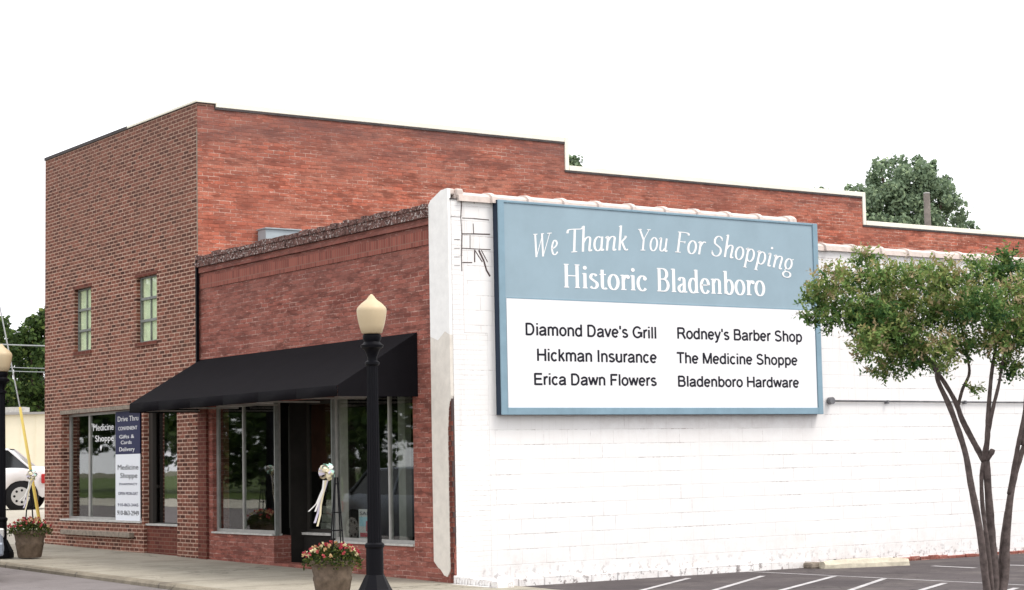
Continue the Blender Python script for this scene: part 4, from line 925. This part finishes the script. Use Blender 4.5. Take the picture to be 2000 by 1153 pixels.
# ================================================================== WHEEL STOPS
def wheel_stop(label, p, q, seed):
    p, q = Vector((p[0],p[1],-.09)), Vector((q[0],q[1],-.09)); c = (p+q)/2; L_ = (q-p).length; rz = math.atan2(q.y-p.y, q.x-p.x)
    t_ = thing('wheel_stop', label, 'wheel stop', c, rz, 'concrete wheel stops by the white wall', local=True)
    m = MB(); r2 = random.Random(seed); n = 10; vs = []
    for i in range(n+1):
        x_ = -L_/2+L_*i/n; e = .75 if i in (0, n) else 1; j = lambda: r2.uniform(-.006,.006)
        for (yy, zz) in ((-.09,0),(-.085,.06),(-.05,.125*e),(.05,.125*e),(.085,.06),(.09,0)): vs.append((x_+j(), yy+j(), zz+(j() if zz else 0)))
    fs = [(i*6+j_, i*6+j_+1, (i+1)*6+j_+1, (i+1)*6+j_) for i in range(n) for j_ in range(5)]+[tuple(range(6)), tuple(n*6+j_ for j_ in range(5,-1,-1))]
    m.add(vs, fs); m.build('concrete_block', MAT['stop'], t_, bevel=.006)
    m = MB()
    for sx_ in (-.35,.35): m.tube([(sx_*L_,0,.12),(sx_*L_,0,.135)], .018, 8)
    m.build('anchor_pin', MAT['pipe'], t_)
a, b = on_z(1606,1111,-.09), on_z(1771,1104,-.09)
wheel_stop('cream concrete wheel stop lying at the foot of the white wall', a, b, 1)
# dark block beside it, added where there is only a shaded gap
m = MB(); a = on_z(1588,1110,-.09); m.box(a.x-.10,a.x+.10,a.y-.12,a.y+.12,-.10,-.0)
tag(m.build('shade_gap_block', MAT['ledge'], org=a, bevel=.03), 'dark block added for the shade between the white footing and the cream wheel stop', 'shade block')

# ================================================================== TREES
def limbs(name, mat, parent, org, paths, n=7):
    m = MB()
    for pts, rs in paths: m.tube(pts, rs, n)
    return m.build(name, mat, parent, org=org, smooth=True)
def spline(pts, n=5):
    P_ = [Vector(p) for p in pts]; out = []
    for i in range(len(P_)-1):
        a_, b_, c_, d_ = P_[max(i-1,0)], P_[i], P_[i+1], P_[min(i+2,len(P_)-1)]
        for s_ in range(n):
            t_ = s_/n; out.append(.5*((2*b_)+(c_-a_)*t_+(2*a_-5*b_+4*c_-d_)*t_*t_+(3*b_-a_-3*c_+d_)*t_**3))
    return out+[P_[-1]]
# crape myrtle in front of the wall
CD = 19.6
root = at_d(1942,1212,CD); root.z = -.10
cm = thing('crape_myrtle', 'multi-stemmed crape myrtle with spreading green crown in front of the white wall', 'tree', root)
def px3(l, dd): return [at_d(x_, y_, CD+dd+d0) for (x_, y_, d0) in l]
stems = [
 ([(1938,1212,0),(1926,1140,-.05),(1914,1040,-.1),(1896,945,-.12),(1884,880,-.1),(1857,800,-.05),(1832,745,0),(1826,715,.05),(1780,670,0),(1730,625,.1)], 10.5, 4),
 ([(1941,1212,0),(1937,1140,0),(1928,1060,.02),(1919,990,.03),(1917,930,.02),(1923,893,0)], 6, 5),
 ([(1944,1212,.05),(1944,1140,.1),(1936,1040,.1),(1930,960,.05),(1926,895,.0)], 12, 9),
 ([(1922,900,0),(1905,870,.05),(1880,822,.1),(1866,785,.1),(1838,738,.15),(1800,690,.1),(1760,620,.3)], 8.5, 4),
 ([(1872,790,.1),(1880,760,.15),(1893,730,.2),(1889,695,.2),(1880,650,.2),(1868,600,.1)], 4.5, 2.5),
 ([(1922,898,0),(1928,860,-.1),(1930,810,-.15),(1936,735,-.2),(1945,670,-.1),(1948,590,-.1)], 8, 3),
 ([(1929,850,-.1),(1940,795,-.2),(1951,750,-.25),(1962,690,-.3),(1985,620,-.2)], 5.5, 2.5),
 ([(1926,898,0),(1936,885,-.05),(1939,878,-.05)], 8, 6),
 ([(1946,1212,0),(1962,1130,.1),(1966,1040,.12),(1975,960,.1),(1990,900,.1),(2012,840,.1),(2030,770,.1),(2050,690,.1)], 12, 4),
 ([(1950,1212,.1),(1953,1130,.2),(1958,1060,.22),(1966,1000,.2)], 8, 6),
 ([(1972,965,.1),(1983,900,0),(1992,850,-.1),(2001,800,-.1),(2006,700,-.1)], 7, 3),
 ([(1998,870,-.05),(2004,820,0),(2010,805,0)], 6, 4),
]
paths = []
for l, r0, r1 in stems:
    p_ = spline(px3(l, 0), 5); k = len(p_)
    paths.append((p_, [(r0+(r1-r0)*i/(k-1))*.78/F_PX*CD*random.uniform(.92,1.08) for i in range(k)]))
limbs('trunk', MAT['bark'], cm, root, paths, 9)
blobs = [(1598,575,34,40),(1590,622,34,15),(1632,548,42,40),(1645,610,55,42),(1690,505,34,17),(1688,550,50,40),(1700,620,60,52),(1700,672,48,36),(1742,540,52,34),(1745,590,60,50),(1750,655,66,50),(1730,722,44,20),(1775,700,50,32),
 (1800,550,52,46),(1805,615,62,55),(1825,680,50,38),(1850,545,52,42),(1868,610,62,52),(1875,672,52,32),(1915,540,52,42),(1925,600,60,50),(1935,668,46,34),(1968,530,50,34),(1975,590,55,55),(1980,655,50,48),(1972,715,38,26),(2025,550,55,55),(2030,630,60,60),(2080,600,50,60),(2060,690,50,40),(1905,762,16,9),(1960,500,30,14),(1838,722,22,16),(1722,640,60,60)]
Ps, Ts, Bs, tn, tw = [], [], [], [], []
for (bx_, by_, rx_, ry_) in blobs:
    D0 = CD+random.uniform(-.75,.75)*min(1., rx_/50); s_ = D0/F_PX
    c_ = np.array(at_d(bx_, by_, D0)); ntw = max(10, int(rx_*ry_/17)); tone = rng.uniform(-.16,.16)
    for k in range(ntw):
        o = unit(rng.normal(size=(1,3)))[0]*rng.uniform(.35,1.0)
        base_ = c_+_r*o[0]*rx_*s_*.92+_u*o[1]*ry_*s_*.92+_fw*o[2]*rx_*s_*.9
        d = unit((_r*o[0]+_u*(o[1]*.6+.15)+_fw*o[2]+rng.normal(size=3)*.5)[None])[0]; side = unit(np.cross(d, rng.normal(size=3))[None])[0]; ln_ = rng.uniform(.10,.20)
        tl = rng.normal(.54,.14)+tone + .17*max(o[1],-.6)+ (.30 if rng.random() < .10 else 0)  # leaves lighter towards clump tops: top light put into the tint
        nl = 9
        for j in range(nl):
            f_ = j/(nl-1); sg_ = 1 if j % 2 else -1; dirn = unit((d*.55+side*sg_*.85+rng.normal(size=3)*.25)[None])[0]
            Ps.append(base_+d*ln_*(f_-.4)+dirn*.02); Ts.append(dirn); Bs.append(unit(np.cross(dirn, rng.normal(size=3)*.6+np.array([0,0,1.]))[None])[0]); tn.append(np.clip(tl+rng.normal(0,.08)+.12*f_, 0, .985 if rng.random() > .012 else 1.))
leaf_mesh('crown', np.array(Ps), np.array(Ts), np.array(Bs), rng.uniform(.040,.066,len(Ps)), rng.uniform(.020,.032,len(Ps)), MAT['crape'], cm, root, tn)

def tree(label, group, base, blobs3, leaf, mat, dens=1., bark='bark2', name='leafy_tree', rt=.25, seed=1):
    r_ = np.random.default_rng(seed); t_ = thing(name, label, 'tree', base, 0, group)
    pth = []; top = max(blobs3, key=lambda b_: b_[0][2]); B_ = Vector(base)
    mid = Vector((B_.x, B_.y, B_.z+.45*(top[0][2]-B_.z)))
    pth.append(([B_, (B_+mid)/2+Vector((.1,0,0)), mid], [rt, rt*.8, rt*.65]))
    for c_, r0 in blobs3:
        cv = Vector(c_); pth.append((spline([mid, mid.lerp(cv,.5)+Vector((0,0,-.3)), cv], 3), [rt*.5*(1-.85*i/6) for i in range(7)]))
    limbs('trunk', MAT[bark], t_, base, pth, 7)
    P_, O_ = [], []
    for c_, r0 in blobs3:
        nn = int(dens*30*(r0/leaf)**2)+30; sub_ = 14; cc = unit(r_.normal(size=(sub_,3)))*r_.uniform(.5,.95,(sub_,1))*r0; rs = r_.uniform(.28,.5,sub_)*r0
        ii = r_.integers(0, sub_, nn); o = unit(r_.normal(size=(nn,3)))*r_.uniform(.5,1.05,(nn,1)); P_.append(np.array(c_)+cc[ii]+o*rs[ii][:,None]); O_.append(o)
    P_ = np.concatenate(P_); O_ = np.concatenate(O_); n = len(P_)
    nv = unit(O_+r_.normal(size=(n,3))*.7); Tn = unit(np.cross(nv, r_.normal(size=(n,3)))); Bn = np.cross(nv, Tn)
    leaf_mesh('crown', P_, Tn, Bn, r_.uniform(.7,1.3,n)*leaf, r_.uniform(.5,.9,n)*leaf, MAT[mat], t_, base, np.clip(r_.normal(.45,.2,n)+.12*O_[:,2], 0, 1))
    return t_
def blobs_px(lst, D, dj=1.2, seed=0):
    r_ = random.Random(seed); return [(tuple(at_d(x_, y_, D+r_.uniform(-dj,dj))), rp/F_PX*D) for x_, y_, rp in lst]
g1 = 'trees rising behind the shop roofs'
D = 75.; bse = at_d(1790,900,D); bse.z = rear_z(bse.x,bse.y)-.02 if False else -.1
tree('big round-crowned oak behind the stepped parapet at the right', g1, tuple(bse), blobs_px([(1690,372,40),(1735,350,42),(1790,345,42),(1735,395,50),(1800,400,52),(1840,385,36),(1845,362,22),(1700,450,45),(1740,440,45),(1810,445,45),(1660,420,28),(1800,360,34),(1760,385,40),(1850,425,40),(1690,415,36),(1770,430,50),(1662,392,18),(1755,325,22),(1815,330,20),(1720,325,18)], D), .17, 'oak', 1.25, seed=11, name='oak_tree', rt=.4)
bse = at_d(1885,900,78); bse.z = -.1
tree('low dark tree top just right of the round-crowned oak', g1, tuple(bse), blobs_px([(1885,448,22),(1870,430,14),(1905,452,10),(1860,460,28)], 78, .5), .18, 'oak', 1.2, seed=12)
bse = at_d(1608,900,85); bse.z = -.1
tree('tiny tree top showing over the lower parapet left of the oak', g1, tuple(bse), blobs_px([(1600,376,13),(1615,378,11)], 85, .3), .18, 'oak', 1.3, seed=13)
bse = at_d(1105,900,80); bse.z = -.1
tree('small dark tree top beside the first step of the brick parapet', g1, tuple(bse), blobs_px([(1112,325,20),(1125,318,15),(1132,332,12),(1098,335,26)], 80, .3), .18, 'oak', 1.3, seed=14)
g2 = 'dense green trees behind the cream building'
for i, (lb, lst, D) in enumerate((
 ('tall green tree touching the left edge of the brick building', [(70,640,42),(92,630,34),(60,690,45),(85,720,45),(60,760,45),(90,790,40),(80,660,35)], 84.),
 ('dark green tree behind the lamp globe at the left', [(22,690,40),(35,660,24),(30,740,40),(15,780,42),(45,700,38),(40,790,38)], 88.),
 ('tree cut by the left edge of the picture above the lamp', [(-15,650,38),(-30,700,50),(-10,745,45),(0,640,20),(-50,620,50)], 82.))):
    bse = at_d(lst[0][0], 930, D); bse.z = .6
    tree(lb, g2, tuple(bse), blobs_px(lst, D, 1.5, i), .22, 'bush', 1.3, seed=20+i, rt=.3)
# trees across the street, seen mirrored in the shop glass
for i in range(7):
    bx_ = -112+i*9.5+random.uniform(-1,1); by_ = -36+random.uniform(-2,2)
    bl = [((bx_+random.uniform(-5,5), by_+random.uniform(-2,2), 4.5+k*1.35), random.uniform(2.8,3.8)*(1-.03*k)) for k in range(10)]
    tree(['broad','tall','round','spreading','young','old','leaning'][i]+' green tree on the lawn across the street, mirrored in the shop glass', 'trees across the street', (bx_,by_,0), bl, .5, 'bush', 1.1, seed=40+i, rt=.3)

# ================================================================== LEFT BACKGROUND: cream building, cars, guy wire, cables
a, b = at_d(-60,812,58), at_d(140,812,58)
ux = (b-a); ux.z = 0; ux.normalize(); uy = Vector((-ux.y, ux.x, 0))
cb = thing('cream_building', 'low cream metal-clad building with a grey roof edge behind the white car', 'building', (a.x,a.y,.6))
def obox(m, o, u_, v_, l0, l1, d0, d1, z0_, z1_):
    vs = []
    for zz in (z0_, z1_):
        for (l_, d_) in ((l0,d0),(l1,d0),(l1,d1),(l0,d1)): q_ = o+u_*l_+v_*d_; vs.append((q_.x,q_.y,zz))
    m.add(vs, [(3,2,1,0),(4,5,6,7),(0,1,5,4),(1,2,6,5),(2,3,7,6),(3,0,4,7)])
Lc = (b-a).length
m = MB(); obox(m, a, ux, uy, 0, Lc, 0, 6, .3, a.z); m.build('wall', MAT['creamwall'], cb)
m = MB(); k = 0
while k*.45 < Lc-.1: obox(m, a, ux, uy, k*.45+.2, k*.45+.225, -.012, -.001, .6, a.z-.02); k += 1
m.build('siding_seam', MAT['creamwall'], cb)
m = MB(); obox(m, a, ux, uy, -.1, Lc+.1, -.12, 6.1, a.z+.001, a.z+.07); m.build('roof_edge', MAT['greytrim'], cb)
p = at_d(48,808,58); l1 = (p-a).dot(ux); m = MB(); obox(m, a, ux, uy, l1-2.0, l1, -.05, .6, a.z+.072, at_d(48,795,58).z); m.build('roof_parapet', MAT['sill'], cb)
# cars
def car(label, loc, rz, paint, group):
    t_ = thing('parked_car', label, 'car', loc, rz, group, local=True)
    L_ = 4.7; hw = .88
    top = [(-2.35,.6),(-2.34,.90),(-2.28,1.0),(-1.55,1.02),(-1.2,1.0),(1.0,.98),(1.6,.90),(2.1,.80),(2.32,.66),(2.35,.5)]
    xs_ = fr(-2.35,2.35,46); m = MB(); vs = []; K = 9
    WR = [-1.76, 1.42]
    for x_ in xs_:
        zt = float(np.interp(x_, [p[0] for p in top], [p[1] for p in top])); e = abs(x_)/2.35; w_ = hw*(1-.13*e**5)
        zb_ = .22+(.10*e**8)
        for wx in WR:
            dd = abs(x_-wx)
            if dd < .39: zb_ = max(zb_, .30+math.sqrt(.39**2-dd*dd)*1.0)
        zb_ = min(zb_, zt-.12)
        prof = [(w_*.94,zb_),(w_*.995,zb_+(zt-zb_)*.25),(w_,zb_+(zt-zb_)*.55),(w_*.985,zb_+(zt-zb_)*.8),(w_*.93,zt-.03),(w_*.80,zt),(w_*.4,zt+.012),(0,zt+.015)]
        ring = prof+[(-a_,b_) for a_, b_ in reversed(prof[:-1])]; vs += [(x_, yy, zz) for yy, zz in ring]
    n = 15
    fs = [(i*n+j, i*n+j+1, (i+1)*n+j+1, (i+1)*n+j) for i in range(len(xs_)-1) for j in range(n-1)]+[tuple(range(n)), tuple((len(xs_)-1)*n+j for j in range(n-1,-1,-1))]
    m.add(vs, fs); m.build('body', MAT[paint], t_, smooth=True, angle=40)
    gx = [(-1.95,1.0,.80),(-1.45,1.42,.66),(-.4,1.45,.60),(.2,1.43,.61),(1.15,.96,.76)]
    m = MB(); vs = []
    for x_, z_, w_ in gx: vs += [(x_,.80,.95),(x_,w_,z_),(x_,-w_,z_),(x_,-.80,.95)]
    m.add(vs, [(i*4+j, i*4+j+1, (i+1)*4+j+1, (i+1)*4+j) for i in range(4) for j in range(3)]); m.build('windows', MAT['carglass'], t_, smooth=True, angle=30)
    m = MB(); vs = []
    for x_, z_, w_ in gx[1:4]: vs += [(x_,w_+.01,z_-.02),(x_,w_-.05,z_+.025),(x_,-w_+.05,z_+.025),(x_,-w_-.01,z_-.02)]
    m.add(vs, [(i*4+j, i*4+j+1, (i+1)*4+j+1, (i+1)*4+j) for i in range(2) for j in range(3)])
    for s_ in (-1,1):
        for (p_, q_) in (((-1.95,.81,1.0),(-1.45,.67,1.43)),((1.15,.77,.96),(.2,.62,1.44)),((-.35,.80,.97),(-.35,.61,1.45))): m.bar((p_[0],p_[1]*s_,p_[2]),(q_[0],q_[1]*s_,q_[2]),.05,.03)
    m.build('roof', MAT[paint], t_, smooth=True, angle=30)
    for wx in WR:
        for s_ in (-1,1):
            m = MB(); m.tube([(wx,s_*.62,.33),(wx,s_*.83,.33),(wx,s_*.845,.33)], [.33,.33,.30], 28); w_ = m.build('wheel', MAT['rubber'], t_, smooth=True, angle=40)
            m = MB(); m.tube([(wx,s_*.846,.33),(wx,s_*.853,.33)], .215, 24)
            sub(m.build('rim', MAT['rim'], t_), w_)
            m = MB()
            for k in range(7):
                a_ = 2*math.pi*k/7; c_ = Vector((wx+.14*math.cos(a_), s_*.854, .33+.14*math.sin(a_))); m.tube([c_, c_+Vector((0,s_*.003,0))], .030, 10)
            sub(m.build('rim_slot', MAT['rubber'], t_), w_)
            m = MB(); m.tube([(wx,s_*.60,.34),(wx,s_*.80,.34)], .40, 24); m.build('wheel_arch', MAT['rubber'], t_)
    for s_ in (-1,1):
        m = MB(); m.box(-2.33,-2.23,s_*.70,s_*.875,.62,.84); m.build('tail_light', MAT['redlens'], t_, bevel=.02)
        m = MB(); m.box(2.05,2.27,s_*.60,s_*.80,.56,.70); m.build('headlight', MAT['rim'], t_, bevel=.02)
    m = MB(); m.box(-2.40,-2.30,-.78,.78,.34,.56); m.box(2.28,2.40,-.75,.75,.30,.50); m.build('bumper', MAT[paint], t_, bevel=.03)
    return t_
wc = at_d(40,997,44); th = math.atan2(-_r[1], -_r[0])+R(8)
fwd = Vector((math.cos(th), math.sin(th), 0)); lft = Vector((-fwd.y, fwd.x, 0))
c0 = Vector((wc.x,wc.y,0))+fwd*1.76-lft*.85
if (c0-Vector((CAM[0],CAM[1],0))).length < (Vector((wc.x,wc.y,0))-Vector((CAM[0],CAM[1],0))).length: c0 = c0+lft*1.7
car('white sedan parked beyond the left end of the brick building, rear wheel showing', (c0.x,c0.y,wc.z-.005), th, 'carwhite', None)
a = on_y(5,1085,-4.0)
car('silver car at the kerb, only its end showing at the left edge', (a.x-2.19,-4.8,-.07+.0115*12), 0, 'carsilver', None)
# guy wire with yellow guard
D = 38.5
g0, gm, gt = at_d(88,1082,D), at_d(39,796,D+1.2), at_d(-70,250,D+3.4)
gy = thing('guy_wire', 'yellow plastic guy guard slanting up from behind the far left planter', 'guy wire', g0)
m = MB(); m.tube([g0, gm], [.038,.030], 8); m.build('guard', MAT['yellow'], gy, smooth=True)
m = MB(); m.tube([gm, gt], .016, 6); m.build('wire', MAT['galv'], gy)
pb = Vector((gt.x,gt.y,.3)); pl = thing('utility_pole', 'wooden utility pole out past the left edge that the guy wire holds', 'utility pole', pb)
m = MB(); m.tube([pb, pb+Vector((0,0,11.5))], [.17,.11], 12); m.build('shaft', MAT['pole'], pl, smooth=True)
m = MB(); m.bar(pb+Vector((-1.1,-.1,10.6)), pb+Vector((1.1,-.1,10.6)), .10, .12); m.build('crossarm', MAT['pole'], pl)
for k, (y0_, y1_) in enumerate(((667,667),(711,711),(718.5,718))):
    p, q = at_d(-90,y0_+1,62), at_d(330,y1_+3,62); pts = [p.lerp(q, i/12)-Vector((0,0,.12*math.sin(math.pi*i/12))) for i in range(13)]
    m = MB(); m.tube([Vector(v_)-p for v_ in pts], .022 if k == 0 else .012, 6)
    tag(m.build('utility_cable', MAT['galv'], org=(0,0,0)), ['thick grey utility cable, highest of the three crossing the left trees', 'middle thin utility cable crossing the left trees', 'lowest thin utility cable crossing the left trees'][k], 'cable', 'utility cables crossing the left trees').location = p
D = 70.; pb = at_d(1830,900,D); pb.z = -.1; zt = at_d(1830,372,D).z
pl = thing('utility_pole', 'weathered wooden pole rising in front of the round oak at right', 'utility pole', pb)
m = MB(); m.tube([pb, (pb.x,pb.y,zt)], [.17,.12], 12); m.build('shaft', MAT['pole'], pl, smooth=True)
m = MB(); m.tube([(pb.x,pb.y,zt),(pb.x,pb.y,zt+.05)], [.13,.10], 12); m.build('cap', MAT['greytrim'], pl)
